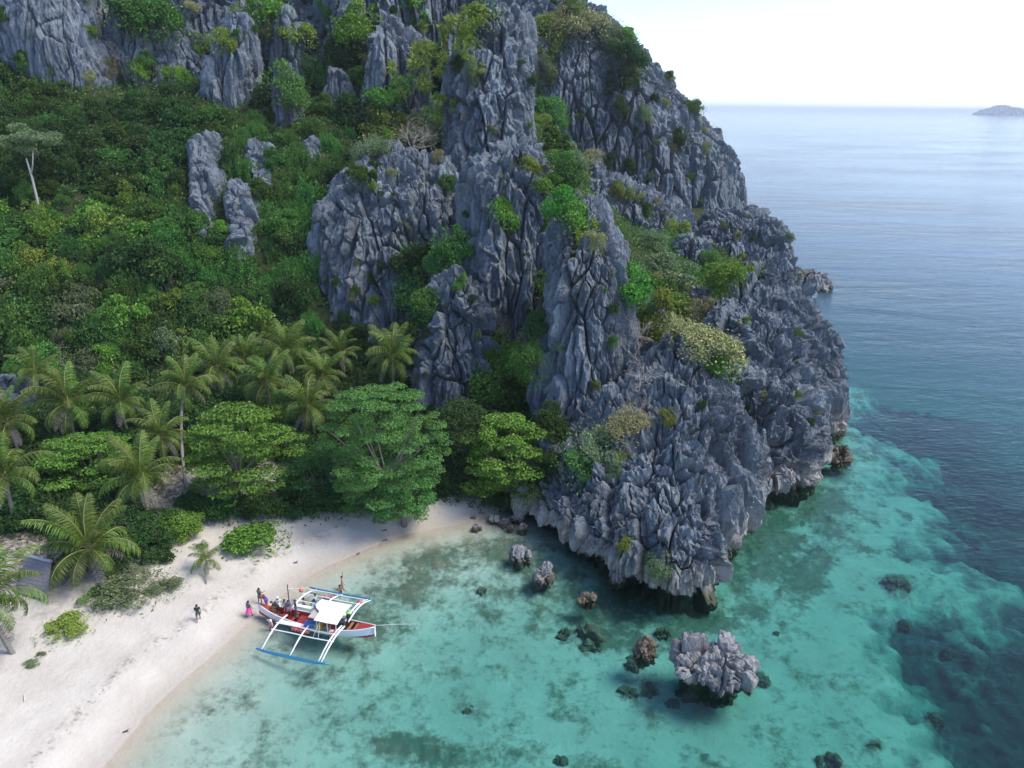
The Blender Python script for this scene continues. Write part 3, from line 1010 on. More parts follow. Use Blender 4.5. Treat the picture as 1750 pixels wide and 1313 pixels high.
gv = np.random.default_rng(11)
SH = {}
for kind, mt, n, size, kw in (('jungle', 'lf_jungle', 2800, .135, {}), ('vine', 'lf_vine', 3000, .115, dict(flat_=1.2, lumps=18)), ('dark', 'lf_dark', 2800, .135, dict(flat_=1.0)),
                              ('olive', 'lf_olive', 2600, .13, {}), ('yellow', 'lf_yellow', 2200, .12, dict(lumps=11)), ('grey', 'lf_grey', 2600, .095, dict(rr=(.22, .4), lumps=18)),
                              ('dry', 'lf_dry', 2400, .10, dict(rr=(.2, .42), lumps=16, flat_=.65)), ('bright', 'lf_bright', 2200, .15, dict(flat_=.7)), ('teal', 'lf_teal', 2400, .11, {})):
    SH[kind] = [shrub_mesh('foliage', gv, M[mt], n, size, **kw) for _ in range(4 if kind in ('jungle', 'vine', 'dark') else 2)]
SH['hang'] = [hang_mesh('foliage', gv, M['lf_vine'], 3000, .12) for _ in range(3)]
SH['spiky'] = [spiky_mesh('foliage', gv, M['lf_yellow']) for _ in range(2)]
SH['spikyg'] = [spiky_mesh('foliage', gv, M['lf_olive'], 26) for _ in range(2)]
STEM = []
for _ in range(3):
    mb = twig_mb(gv, .9, 2, .03, .6, (1, 3))
    me = bpy.data.meshes.new('stem')
    me.from_pydata(mb.v, [], mb.f)
    me.materials.append(M['bark'])
    STEM.append(me)


def shrub(kind, loc, size, label, group=None, name='shrub', cat='shrub', squash=1.0, stem=True, lean=None):
    t = empty(name, loc, gv.uniform(0, 6.28) if kind != 'hang' else gv.uniform(-.5, .5))
    if lean is not None:   # grows outwards from the face, then up
        ax = (Vector(lean) * .75 + Vector((0, 0, .6))).normalized()
        t.rotation_euler = (ax.to_track_quat('Z', 'Y') @ Euler((0, 0, gv.uniform(0, 6.28))).to_quaternion()).to_euler()
    t.scale = (size * gv.uniform(.9, 1.15), size * gv.uniform(.9, 1.15), size * squash if cat != 'tuft' else squash)
    tag(t, label, cat, group)
    ms = SH[kind]
    link('foliage', ms[int(gv.integers(len(ms)))], t)
    if stem:
        link('stem', STEM[int(gv.integers(len(STEM)))], t)
    return t


LOOK = dict(dark='very dark green', jungle='mid green', vine='fresh green', olive='olive green', grey='dull grey green', yellow='yellow green', hang='creeper hung', bright='bright green', dry='dry yellowish', teal='blue green')


def where(px, py):
    if py < 330:
        return 'at the left edge under the great slab' if px < 130 else 'under the second and third slabs' if px < 300 else 'above the bare slabs in the jungle' if px < 420 else 'near the foot of the narrow pillars'
    c_ = 'at the left edge' if px < 110 else 'left of the bare slabs' if px < 320 else 'below the bare slabs' if px < 450 else 'beside the left buttress'
    return c_ + (' high on the slope' if py < 430 else ' halfway down the slope' if py < 540 else ' just above the palms')


def inside(px, py, poly):
    c = False
    for (x0, y0), (x1, y1) in zip(poly, poly[1:] + poly[:1]):
        if (y0 > py) != (y1 > py) and px < (x1 - x0) * (py - y0) / (y1 - y0) + x0:
            c = not c
    return c


# ---- jungle on the hillside: every crown a plant of its own
JUNGLE = [(-60, 90), (70, 130), (160, 200), (270, 180), (400, 205), (460, 175), (520, 215), (600, 220), (660, 190), (620, 260), (548, 340), (546, 560), (560, 640), (470, 690), (60, 700), (-60, 660)]
WALL = ('cliff', 'rock_slab', 'rock_spur', 'headland')
nj = 0
py = 100.0
while py < 700:
    step = 21 + 9 * sstep(150, 650, py)
    px = -50 + gv.uniform(0, step)
    while px < 660:
        qx, qy = px + gv.normal() * 5, py + gv.normal() * 4
        px += step * 1.28
        if not inside(qx, qy, JUNGLE) or nj >= 560: continue
        loc, nor, what = hit(qx, qy)
        if what not in ('hillside', 'beach'): continue
        rad = step * (gv.uniform(.45, 1.0) if gv.random() < .6 else gv.uniform(1.0, 1.7)) / F_ * loc.y
        tall = gv.uniform(.75, 1.55)
        u = fbm(np.array([[qx, qy, 0.0]]), 110, 91, 2)[0]
        if 400 < qx < 620 and 190 < qy < 520 and gv.random() < .75:
            shrub('hang', loc + Vector((0, -.2, .1)), rad * .8, 'bright hanging creepers on the steep gully slope left of the left buttress', 'creeper bushes on the steep gully', 'creeper', 'creeper', 1.15, False)
        elif qy < 330:
            kd = 'dark' if u > -.12 else 'jungle'
            shrub(kd, loc, rad, f'{LOOK[kd]} jungle bush {where(qx, qy)}', 'jungle crowns under the upper left cliffs', 'hillside_bush', 'bush', tall)
        else:
            q_ = gv.random()
            kd = 'olive' if q_ < .12 else 'grey' if q_ < .17 else 'yellow' if q_ < .20 else 'hang' if q_ < (.48 if 230 < qy < 580 else .3) else ('vine' if u > .1 else 'jungle' if u > -.16 else 'dark')
            shrub(kd, loc, rad, f'{LOOK[kd]} jungle crown {where(qx, qy)}', 'jungle crowns on the lower hillside', 'jungle_tree', 'tree', tall)
        nj += 1
    py += step * .9
print('jungle', nj, round(time.time() - T0, 1))

SADDLE = [(900, 170), (1015, 255), (995, 400), (1060, 470), (1200, 470), (1295, 445), (1245, 640), (1150, 590), (1060, 560), (1060, 520), (1000, 420), (930, 320)]
GULLY = [(640, 180), (780, 150), (905, 160), (960, 330), (950, 720), (560, 700), (620, 330)]
ns = 0
for py in range(150, 720, 15):
    for px in range(560, 1300, 19):
        qx, qy = px + gv.normal() * 5, py + gv.normal() * 4
        sad, gul = inside(qx, qy, SADDLE), inside(qx, qy, GULLY)
        if not (sad or gul): continue
        loc, nor, what = hit(qx, qy)
        if what != 'hillside' or ns > 280: continue
        rad = gv.uniform(9, 21) / F_ * loc.y
        u = gv.random()
        if sad:
            kd = ('jungle', 'olive', 'vine', 'bright', 'yellow', 'dry', 'grey')[min(6, int(u * 6 + (qy > 500)))]
            wh = 'right of the central peak' if qy < 330 else 'behind the pillar' if qx < 1060 else 'in the saddle' if qy < 500 else 'at the head of the front spur'
            shrub(kd, loc, rad, f'{LOOK[kd]} leafy bush on the green strip {wh}', 'bushes of the saddle', 'saddle_bush', 'bush', 1.05)
        else:
            kd = ('dark', 'jungle', 'dark', 'vine', 'olive')[int(u * 5)]
            wh = 'beside the central peak' if qy < 330 else 'behind the lower central block' if qx < 800 else 'left of the pillar'
            shrub(kd, loc, rad, f'{LOOK[kd]} leafy bush in the rocky gully {wh}', 'bushes of the gullies', 'gully_bush', 'bush', 1.1)
        ns += 1
print('saddle and gullies', ns)

# leafy ground cover under and between the crowns
n = 110000
X = gv.uniform(-190, 60, n)
Y = gv.uniform(80, 215, n)
tt = Y - np.interp(X, FOOT_X, FOOT_Y)
zz, dd_, _ = ground_z(X, Y)
keep = (tt > -5) & (dd_ > 3)
P = np.stack([X, Y, zz + 1.6 * fbm(np.stack([X, Y, X * 0], 1), 11, 71, 4) * sstep(0, 8, tt) - .2 + gv.uniform(0, 1.3, n)], 1)[keep]
N = unit(gv.normal(size=P.shape) * .6 + [0, -.5, 1])
V, F = leaf_quads(P, N, .62, gv, .55)
o = link('undergrowth', npmesh('undergrowth', V, F, M['lf_jungle']))
o['kind'] = 'stuff'

# ---- plants on the rocks: where they root, how large, what kind
PLANTS = [
    # px, py, radius in px, kind, label
    (712, 232, 46, 'dry', 'wide dry yellowish shrub on the shelf above the left buttress'),
    (665, 215, 34, 'yellow', 'yellow green shrub at the left end of the shelf above the left buttress'),
    (640, 250, 26, 'grey', 'grey green shrub drooping down the left shoulder of the left buttress'),
    (612, 300, 22, 'jungle', 'dark leafy shrub on the left edge of the left buttress top'),
    (752, 240, 24, 'yellow', 'small yellow green shrub between the buttress shelf and the central peak'),
    (768, 185, 22, 'spiky', 'hanging tuft of yellow blades on the left side of the central peak'),
    (745, 135, 42, 'dark', 'large dark green tree in the cleft left of the central peak'),
    (722, 105, 34, 'spiky', 'spiky yellow green tree at the top of the dark cleft left of the central peak'),
    (700, 150, 20, 'spikyg', 'small spiky plant on the wall left of the dark cleft'),
    (740, 55, 30, 'spikyg', 'spiky green tree on the ledge high left of the central peak'),
    (655, 160, 22, 'bright', 'round fresh green bush clinging to the wall left of the cleft'),
    (805, 50, 30, 'spiky', 'yellow blade leaved shrub on the upper left edge of the central peak'),
    (830, 30, 26, 'yellow', 'yellow green shrub just under the tip of the central peak'),
    (800, 90, 22, 'spiky', 'yellow tuft below the upper edge shrubs of the central peak'),
    (818, 115, 12, 'spiky', 'tiny yellow tuft on the middle of the central peak face'),
    (690, 25, 30, 'spikyg', 'spiky green tree on the ridge at the top edge of the picture'),
    (620, 40, 34, 'olive', 'bushy olive tree high on the ridge left of the spiky trees'),
    (590, 90, 30, 'dark', 'dark tree in the shade below the olive ridge tree'),
    (560, 110, 30, 'teal', 'blue green tree on the ledge beside the standing slab'),
    (615, 130, 16, 'olive', 'small olive bush in the dark gap left of the grey wall'),
    (530, 120, 26, 'teal', 'blue green tree above the narrow grey pillar'),
    (480, 130, 28, 'teal', 'broad blue green tree leaning over the gap beside the narrow pillar'),
    (450, 140, 22, 'jungle', 'dark green tree left of the narrow grey pillar'),
    (440, 30, 34, 'grey', 'pale green tree at the top edge left of the standing slab'),
    (470, 15, 26, 'olive', 'olive tree at the very top edge above the standing slab'),
    (510, 60, 18, 'yellow', 'yellow green bush on the right of the standing slab'),
    (380, 65, 15, 'yellow', 'small yellow bush on the wall between two slabs'),
    (350, 75, 26, 'grey', 'grey bare looking bush on top of the blocky slab'),
    (310, 130, 15, 'olive', 'small olive bush in the crack of the blocky slab'),
    (232, 115, 16, 'olive', 'small olive bush at the foot of the second slab from the left'),
    (265, 20, 36, 'jungle', 'dark green tree between the great left slab and the blocky slab'),
    (215, 15, 28, 'jungle', 'dark tree growing over the top of the second slab from the left'),
    (155, 50, 9, 'olive', 'tiny bush in a crack of the great left slab'),
    (560, 190, 20, 'vine', 'green creeper draped over the pillars by the dark gully'),
    (500, 165, 14, 'olive', 'olive bush at the head of the narrow pillar'),
    (20, 140, 30, 'dark', 'dark tree at the left edge under the great slab'),
    (852, 355, 22, 'bright', 'bright green bush stuck on the face of the central buttress'),
    (780, 410, 30, 'jungle', 'dark shrub in the gully left of the central buttress'),
    (770, 440, 24, 'teal', 'blue green shrub low in the gully left of the central buttress'),
    (735, 430, 32, 'dark', 'dark shrub on the right slope of the left buttress'),
    (715, 460, 36, 'teal', 'shadowy shrub cluster on the ledge of the left buttress'),
    (735, 510, 28, 'jungle', 'dark green shrub filling the cleft behind the lower central block'),
    (720, 560, 24, 'dark', 'dark shrub at the bottom of the cleft behind the lower central block'),
    (765, 310, 14, 'jungle', 'small green bush below the shelf beside the central peak'),
    (690, 380, 11, 'grey', 'faint dry tuft on the left buttress face'),
    (925, 470, 22, 'jungle', 'leafy green bush in the notch left of the pillar'),
    (925, 550, 20, 'dark', 'dark creeper hanging left of the pillar'),
    (790, 478, 10, 'bright', 'bright tuft on top of the lower central block'),
    (880, 590, 46, 'olive', 'olive green tree between the lower central block and the pillar'),
    (848, 620, 38, 'bright', 'fresh green tree against the lower central block'),
    (900, 650, 42, 'olive', 'low olive tree at the foot of the pillar'),
    (860, 670, 34, 'jungle', 'dark green tree in the gully below the olive trees'),
    (920, 610, 26, 'vine', 'green creeper beside the left foot of the pillar'),
    (930, 730, 30, 'dark', 'dark brownish bush between the round olive tree and the pillar foot'),
    (992, 395, 26, 'yellow', 'yellow green shrub on top of the pillar'),
    (1015, 405, 14, 'dry', 'dry grass tuft on the right of the pillar top'),
    (925, 195, 26, 'vine', 'bright creeper at the top of the green gully right of the central peak'),
    (935, 245, 28, 'jungle', 'dark bush in the green gully right of the central peak'),
    (950, 290, 30, 'dark', 'shadowy tree low in the green gully'),
    (970, 265, 26, 'grey', 'greyish tree in the middle of the green gully'),
    (1008, 268, 17, 'dry', 'pale dry shrub at the right rim of the green gully'),
    (905, 283, 14, 'yellow', 'small yellow bush on the saddle right of the central buttress'),
    (935, 310, 20, 'bright', 'bright green bush tumbling down behind the central buttress'),
    (965, 335, 24, 'bright', 'bright green bush in the middle of the bright strip behind the central buttress'),
    (985, 365, 22, 'bright', 'lowest bright green bush above the pillar'),
    (1060, 322, 12, 'yellow', 'strip of yellow grass on the crest of the middle wall'),
    (1075, 330, 9, 'yellow', 'small yellow grass patch at the lower end of the wall crest'),
    (1155, 385, 14, 'yellow', 'yellow shrub by the dark cave under the headland'),
    (1110, 415, 22, 'grey', 'grey green shrub on the slope left of the split boulder'),
    (1145, 415, 24, 'teal', 'rounded green shrub beside the split boulder'),
    (1130, 465, 38, 'grey', 'broad dull green shrub in the saddle below the split boulder'),
    (1080, 470, 26, 'bright', 'bright green bush right of the pillar'),
    (1095, 500, 28, 'vine', 'leafy bush below the bright bush right of the pillar'),
    (1205, 440, 14, 'vine', 'creeper hanging down the left side of the rear rock'),
    (1215, 470, 20, 'olive', 'low bush at the foot of the rear rock'),
    (1245, 470, 26, 'olive', 'bush between the rear rock and the pale crest'),
    (1270, 458, 20, 'yellow', 'yellow green bush against the pale crest'),
    (1130, 515, 30, 'yellow', 'yellow green shrub at the head of the spur'),
    (1165, 530, 28, 'olive', 'olive shrub in the row along the spur head'),
    (1160, 565, 30, 'dry', 'dry shrub in the middle of the spur head'),
    (1205, 580, 38, 'dry', 'largest dry yellowish shrub on the spur head'),
    (1232, 610, 22, 'olive', 'olive shrub at the right end of the dry shrub'),
    (1250, 645, 18, 'dark', 'dark bush in the cleft between the two spurs'),
    (1205, 520, 20, 'dry', 'dry tuft at the left rim of the right spur'),
    (1225, 505, 12, 'dry', 'small dry tuft on the upper left of the right spur'),
    (1010, 745, 34, 'grey', 'grey green tree at the foot of the pillar on the spur side'),
    (985, 780, 32, 'teal', 'blue green tree at the lower left edge of the spur'),
    (1070, 715, 24, 'dry', 'dry brown bush right of the pillar foot'),
    (1055, 800, 17, 'grey', 'small grey green bush on the lower left part of the spur'),
    (1142, 705, 10, 'yellow', 'small orange yellow plant in the middle of the spur'),
    (1060, 775, 8, 'yellow', 'tiny yellow plant above the small grey bush of the spur'),
    (1075, 925, 11, 'yellow', 'yellow plant near the tip of the spur'),
    (1140, 955, 22, 'grey', 'straggly grey green bush on the tip of the spur above the water'),
    (1362, 570, 7, 'vine', 'green tuft on the right edge of the right spur'),
    (1105, 535, 14, 'olive', 'olive bush on the little stack right of the pillar'),
    (965, 28, 24, 'dry', 'dry shrub at the left of the headland summit'),
    (1000, 40, 30, 'dry', 'broad dry shrub below the headland summit'),
    (940, 55, 26, 'yellow', 'yellowish shrub on the ridge behind the central peak'),
    (1040, 45, 20, 'grey', 'grey green shrub on the headland skyline'),
    (1065, 60, 16, 'olive', 'olive shrub on the headland skyline'),
    (960, 75, 18, 'yellow', 'flat yellow shrub on the headland cliff'),
    (925, 110, 22, 'grey', 'grey shrub on the headland just right of the central peak'),
    (985, 15, 16, 'olive', 'low shrub on the very top of the headland'),
    (1060, 95, 28, 'dark', 'dark bushy gully high on the headland'),
    (1068, 130, 22, 'dark', 'lower dark bush of the headland gully'),
    (1185, 185, 14, 'vine', 'green bush on the right skyline of the headland'),
    (1100, 190, 13, 'grey', 'grey green bush in the middle of the headland face'),
    (1055, 180, 13, 'dark', 'dark bush left of the middle of the headland face'),
    (1165, 230, 14, 'dark', 'dark bush low on the right of the headland face'),
    (1040, 275, 12, 'dark', 'dark bush low on the left of the headland face'),
    (1078, 280, 10, 'dark', 'small dark bush below the middle of the headland face'),
]
for px, py, rp, kind, lab in PLANTS:
    loc, nor, what = hit(px, py + rp * .45)
    if loc is None: continue
    dist = (Vector(loc) - Vector(CAM)).dot(Vector(AX_F))
    rad = rp / F_ * dist
    nm, ct = ('tree', 'tree') if ' tree' in lab else ('creeper', 'creeper') if 'creeper' in lab else ('shrub', 'shrub')
    shrub(kind, loc - Vector((0, 0, rad * .2)) + nor * rad * .3, rad * (1.5 if kind in ('yellow', 'dry', 'spiky', 'spikyg') else 1.3), lab, None, nm, ct, .95 if kind not in ('dry',) else .8, True, nor)
# small tufts rooted in the joints of the rock: alike
TUFT = {'cliff': 'small dull green tuft rooted in a joint of the cliffs', 'headland': 'small dark tuft dotting the far headland face', 'rock_spur': 'small dull tuft rooted among the jagged rocks of the spurs'}
cnt = {'cliff': 0, 'headland': 0, 'rock_spur': 0}
for _ in range(1500):
    px, py = gv.uniform(0, 1400), gv.uniform(0, 760)
    loc, nor, what = hit(px, py)
    if what not in cnt or cnt[what] >= dict(cliff=120, headland=60, rock_spur=14)[what]: continue
    if nor.z < .05 and gv.random() < .6: continue
    if fbm(np.array([[px, py, 0.0]]), 90, 97, 2)[0] < -.05: continue
    dist = loc.y
    rp = gv.uniform(4, 11) * (1.0 if what != 'cliff' or py > 220 else 1.5)
    shrub(('grey', 'dark', 'jungle', 'dry', 'olive', 'grey')[int(gv.integers(6))], loc + nor * .1, rp / F_ * dist, TUFT[what], {'cliff': 'small tufts on the cliffs', 'headland': 'small tufts on the headland', 'rock_spur': 'small tufts on the spurs'}[what], 'tuft', 'tuft', gv.uniform(.8, 1.4) * rp / F_ * dist, False, nor)
    cnt[what] += 1
print('plants', cnt, round(time.time() - T0, 1))

# ---- bare shrubs and trees
for px, py, hp, lab, mt in ((708, 262, 62, 'leafless pinkish shrub in front of the dry shrub on the left buttress shelf', 'twig'),
                            (850, 580, 62, 'leafless pinkish shrub on the central buttress beside the lower block', 'twig'),
                            (1085, 610, 85, 'pale leafless tree right of the pillar', 'pale_bark'), (1095, 655, 60, 'lower pale leafless tree with bent white boughs right of the pillar', 'pale_bark'),
                            (1075, 565, 55, 'leafless pinkish shrub against the right side of the pillar', 'twig'),
                            (1085, 705, 50, 'leafless brown shrub between the pillar foot and the spur', 'twig'),
                            (125, 650, 85, 'pale leafless tree above the palms at the left', 'twig'), (205, 105, 40, 'leafless brown shrub in the gap beside the great left slab', 'twig'),
                            (1240, 480, 26, 'small leafless shrub on the pale crest', 'twig'), (180, 640, 55, 'leafless brown shrub behind the palms', 'twig')):
    loc, nor, what = hit(px, py)
    dist = (Vector(loc) - Vector(CAM)).dot(Vector(AX_F))
    t = tag(empty('bare_tree', loc - Vector((0, 0, .3)), gv.uniform(0, 6)), lab, 'bare tree')
    Hm = hp / F_ * dist
    twig_mb(gv, Hm * 1.0, 4, Hm * .014, .75, (2, 4)).build('branches', M[mt], t)
# tall white-trunked tree standing out of the jungle
loc, _, _ = hit(69, 372)
Hm = 96 / F_ * loc.y
t = tag(empty('jungle_tree', loc), 'tall pale trunked tree standing clear of the jungle at the left', 'tree')
mb = MB()
mb.tube([(0, 0, -.5), (.1, 0, Hm * .35), (-.05, .1, Hm * .7), (-.3, .1, Hm * 1.0)], [.22, .19, .16, .12], 7)
mb.tube([(-.1, .1, Hm * .7), (.5, .1, Hm * .9), (1.1, 0, Hm * 1.15)], [.14, .11, .08], 6)
mb.build('trunk', M['pale_bark'], t, True)
bl = [(gv.normal() * 1.9 - .2, gv.normal() * 1.6, Hm * 1.15 + gv.uniform(-.8, 3.2), *gv.uniform(.9, 1.7, 2), gv.uniform(.5, .9)) for _ in range(20)]
V, F = blob_leaves(bl, 4200, .40, gv, rnd=.8, inner=.1)
link('crown', npmesh('crown', V, F, M['lf_grey']), t)


# ---- broadleaf trees along the beach
def big_tree(px, py, crown_px, kind, leaf, label, n=14000, pads=70, base_z=2.2, seed=1, pad=(.9, 1.6), flat_=.26, top=1.0):
    """crown_px: left, right, top, bottom of the crown in the photograph; px, py: where the trunk stands"""
    g = np.random.default_rng(seed)
    b_ = gnd(px, py - 34, base_z)
    base = down(b_[0], b_[1])
    Y = base.y
    l, r_ = at(crown_px[0], (crown_px[2] + crown_px[3]) / 2, Y), at(crown_px[1], (crown_px[2] + crown_px[3]) / 2, Y)
    tp, bt = at(crown_px[0], crown_px[2], Y + 1.5), at(crown_px[0], crown_px[3], Y - 3.5)
    c = Vector(((l[0] + r_[0]) / 2, Y, (tp[2] + bt[2]) / 2)) - base
    rx, rz = (r_[0] - l[0]) / 2, max(1.0, (tp[2] - bt[2]) / 2)
    ry = rx * .92
    t = tag(empty('broadleaf_tree', base), label, 'tree')
    bl = []
    for i in range(pads):
        zt = 1 - 2 * (i + .5) / pads
        a = i * 2.39996 + g.uniform(-.4, .4)
        q = math.sqrt(max(0, 1 - zt * zt)) * g.uniform(.6, 1.12)
        if zt < 0: q = (1 - .3 * zt * zt) * math.sqrt(g.uniform(.3, 1.0))
        q *= 1 + .45 * perlin(np.array([[math.cos(a) * 1.3 + seed, math.sin(a) * 1.3, zt * 1.6]]), 1.0, 77)[0]
        p = c + Vector((q * math.cos(a) * rx * .92, q * math.sin(a) * ry * .9, zt * rz * .95 * top))
        s_ = g.uniform(*pad)
        bl.append((*p, s_ * g.uniform(.85, 1.3), s_ * g.uniform(.85, 1.3), s_ * flat_ * g.uniform(.8, 1.2)))
    V, F = blob_leaves(bl, n, leaf, g, up=.9, low=-.1, rnd=.42, inner=.35, aspect=.6)
    link('crown', npmesh('crown', V, F, M[kind]), t)
    mb = MB()
    h = max(1.2, c.z - rz * .35)
    mb.tube([(0, 0, -.4), (c.x * .15, 0, h * .5), (c.x * .4, c.y * .3, h)], [.36, .28, .22], 8)
    mb.build('trunk', M['bark'], t, True)
    mb = MB()
    for k_ in g.choice(len(bl), min(len(bl), 18), replace=False):
        e = Vector(bl[k_][:3])
        s0 = Vector((c.x * .4, c.y * .3, h)) * g.uniform(.75, 1.0)
        md = s0.lerp(e, .55) + Vector((0, 0, -.25 + .5 * g.uniform()))
        mb.tube([s0, md, e], [.13, .08, .03], 5, cap=False)
    mb.build('limb', M['bark'], t, True)
    return t


big_tree(412, 893, (318, 505, 684, 888), 'lf_bright', .34, 'bright green almond tree with layered crown left of the blue green tree', 13000, 84, seed=21)
big_tree(665, 900, (552, 762, 646, 908), 'lf_teal', .24, 'largest blue green tree overhanging the sand in front of the cliffs', 27000, 120, seed=22, pad=(.7, 1.5), flat_=.34)
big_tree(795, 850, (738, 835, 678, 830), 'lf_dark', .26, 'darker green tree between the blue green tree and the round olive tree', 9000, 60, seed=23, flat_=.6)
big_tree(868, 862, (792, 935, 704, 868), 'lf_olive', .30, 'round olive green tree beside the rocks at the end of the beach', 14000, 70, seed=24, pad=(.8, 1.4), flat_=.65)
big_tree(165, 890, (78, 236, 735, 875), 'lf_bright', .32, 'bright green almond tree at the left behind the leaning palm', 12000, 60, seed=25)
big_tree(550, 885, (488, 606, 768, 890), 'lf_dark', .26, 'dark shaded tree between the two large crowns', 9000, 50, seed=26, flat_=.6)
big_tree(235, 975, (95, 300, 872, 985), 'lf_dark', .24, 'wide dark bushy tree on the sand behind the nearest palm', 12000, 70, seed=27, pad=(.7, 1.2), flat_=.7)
big_tree(310, 950, (272, 342, 870, 948), 'lf_olive', .20, 'yellowish bushy tree at the right end of the dark bushy tree', 6000, 40, seed=28, pad=(.5, .8), flat_=.8)
big_tree(455, 780, (430, 500, 690, 760), 'lf_olive', .24, 'brownish green tree seen between the palms behind the bright almond tree', 5000, 36, seed=29, flat_=.7)
big_tree(90, 880, (20, 130, 810, 890), 'lf_dark', .26, 'dark thicket tree at the left edge behind the beach', 8000, 50, seed=30, flat_=.7)
big_tree(15, 930, (-60, 70, 860, 940), 'lf_dark', .26, 'dark bush at the left edge beside the palm', 6000, 40, seed=31, flat_=.7)
big_tree(690, 905, (610, 745, 800, 905), 'lf_teal', .24, 'low blue green boughs hanging over the sand below the largest tree', 8000, 44, seed=32, pad=(.7, 1.2), flat_=.5)
# undergrowth bushes in the shade between the palms
npalm = 0
for py in range(590, 900, 22):
    for px in range(-30, 940, 34):
        qx, qy = px + gv.normal() * 9, py + gv.normal() * 6
        if qx > 250 and qy > 800 and qx < 480: continue
        lim = np.interp(qx, [0, 100, 300, 345, 480, 600, 700, 940], [900, 930, 800, 790, 800, 850, 840, 850])
        if qy > lim or (qy < 690 and not 380 < qx < 745): continue
        loc, nor, what = hit(qx, qy)
        if what not in ('beach', 'hillside'): continue
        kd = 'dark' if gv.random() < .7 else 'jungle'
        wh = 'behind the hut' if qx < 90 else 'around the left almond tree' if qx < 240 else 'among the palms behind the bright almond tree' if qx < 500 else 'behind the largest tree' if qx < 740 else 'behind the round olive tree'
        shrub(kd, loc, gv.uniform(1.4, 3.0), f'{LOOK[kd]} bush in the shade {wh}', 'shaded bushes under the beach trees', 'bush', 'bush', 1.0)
        npalm += 1
print('shade bushes', npalm)
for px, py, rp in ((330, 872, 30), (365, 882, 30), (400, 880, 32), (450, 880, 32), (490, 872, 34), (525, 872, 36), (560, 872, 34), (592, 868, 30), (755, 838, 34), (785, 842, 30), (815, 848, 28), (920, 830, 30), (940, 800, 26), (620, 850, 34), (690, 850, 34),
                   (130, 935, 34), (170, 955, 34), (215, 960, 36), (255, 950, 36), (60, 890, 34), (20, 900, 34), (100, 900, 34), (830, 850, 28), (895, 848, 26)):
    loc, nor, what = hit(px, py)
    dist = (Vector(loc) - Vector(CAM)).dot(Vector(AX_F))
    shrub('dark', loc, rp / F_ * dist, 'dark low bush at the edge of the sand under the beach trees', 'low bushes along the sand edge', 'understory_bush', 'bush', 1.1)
for px, py, rp, kind, sq, lab in ((437, 925, 46, 'bright', .75, 'vivid green bush alone on the sand below the almond tree'), (225, 1010, 56, 'grey', .5, 'low grey green beach bush beside the nearest palm'),
                                  (280, 1005, 30, 'grey', .55, 'small grey green bush at the right end of the low beach bush'), (170, 1020, 36, 'teal', .5, 'low bush at the foot of the nearest palm'),
                                  (112, 1078, 36, 'yellow', .55, 'sparse yellowish bush alone on the open sand at the left'), (55, 1135, 15, 'grey', .4, 'small creeping weed on the sand at the lower left'),
                                  (70, 1120, 9, 'grey', .4, 'tiny weed beside the creeping weed at the lower left'), (345, 935, 12, 'grey', .4, 'thin weed on the sand above the young palm'),
                                  (860, 862, 30, 'dark', .6, 'brownish bush at the foot of the round olive tree'), (905, 850, 24, 'grey', .7, 'greenish bush where the beach meets the rocks')):
    loc, nor, what = hit(px, py)
    dist = (Vector(loc) - Vector(CAM)).dot(Vector(AX_F))
    shrub(kind, loc, rp / F_ * dist, lab, None, 'bush', 'bush', sq)


# ---- coconut palms
def frond_mesh(g, L=4.6, drop=1.0, n=44):
    mb = MB()
    pts = []
    p = Vector((0, 0, 0))
    ang = R(58)
    for i in range(10):
        pts.append(p.copy())
        p = p + Vector((math.cos(ang), 0, math.sin(ang))) * L / 9
        ang -= R(13.5) * drop * (.5 + i / 8)
    mb.tube(pts, np.linspace(.055, .012, 10), 4, 0, False)
    V, F = [], []
    for i in range(n):
        t = .10 + .88 * (i + .5) / n
        q = t * 9
        a = pts[min(int(q), 8)].lerp(pts[min(int(q) + 1, 9)], q - int(q))
        tg = (pts[min(int(q) + 1, 9)] - pts[min(int(q), 8)]).normalized()
        ll = L * .235 * (math.sin(math.pi * min(1, t * .88 + .12)) ** .6 + .12) * g.uniform(.85, 1.12)
        for s in (-1, 1):
            sd_ = Vector((0, s, 0))
            nrm = tg.cross(sd_) * s
            d = (tg * g.uniform(.5, .75) + sd_ * g.uniform(.75, 1.0) + Vector((0, 0, -1)) * g.uniform(.15, .55)).normalized()
            d2 = (d + Vector((0, 0, -1)) * g.uniform(.5, 1.0)).normalized()
            w_ = .042
            b1, b2 = a + tg * w_ * .5, a - tg * w_ * .5
            m1, m2 = a + d * ll * .5 + tg * w_, a + d * ll * .5 - tg * w_
            e = a + d * ll * .5 + d2 * ll * .5
            k0 = len(V)
            V += [b1, b2, m2, m1, e]
            F += [(k0, k0 + 1, k0 + 2, k0 + 3), (k0 + 3, k0 + 2, k0 + 4)]
    mb.add(V, F, 1)
    me = bpy.data.meshes.new('frond')
    me.from_pydata(mb.v, [], mb.f)
    me.materials.append(M['rachis'])
    me.materials.append(M['frond'])
    me.polygons.foreach_set('material_index', mb.mi)
    me.update()
    return me


FR = [frond_mesh(gv, 4.6, dq, 42) for dq in (.55, .8, 1.0, 1.15, 1.3)]
NUT = None
DEAD = frond_mesh(gv, 4.2, .7, 30)
DEAD.materials.clear()
DEAD.materials.append(M['bark'])
DEAD.materials.append(flat('dead_frond', (.20, .15, .085), .9, .3))


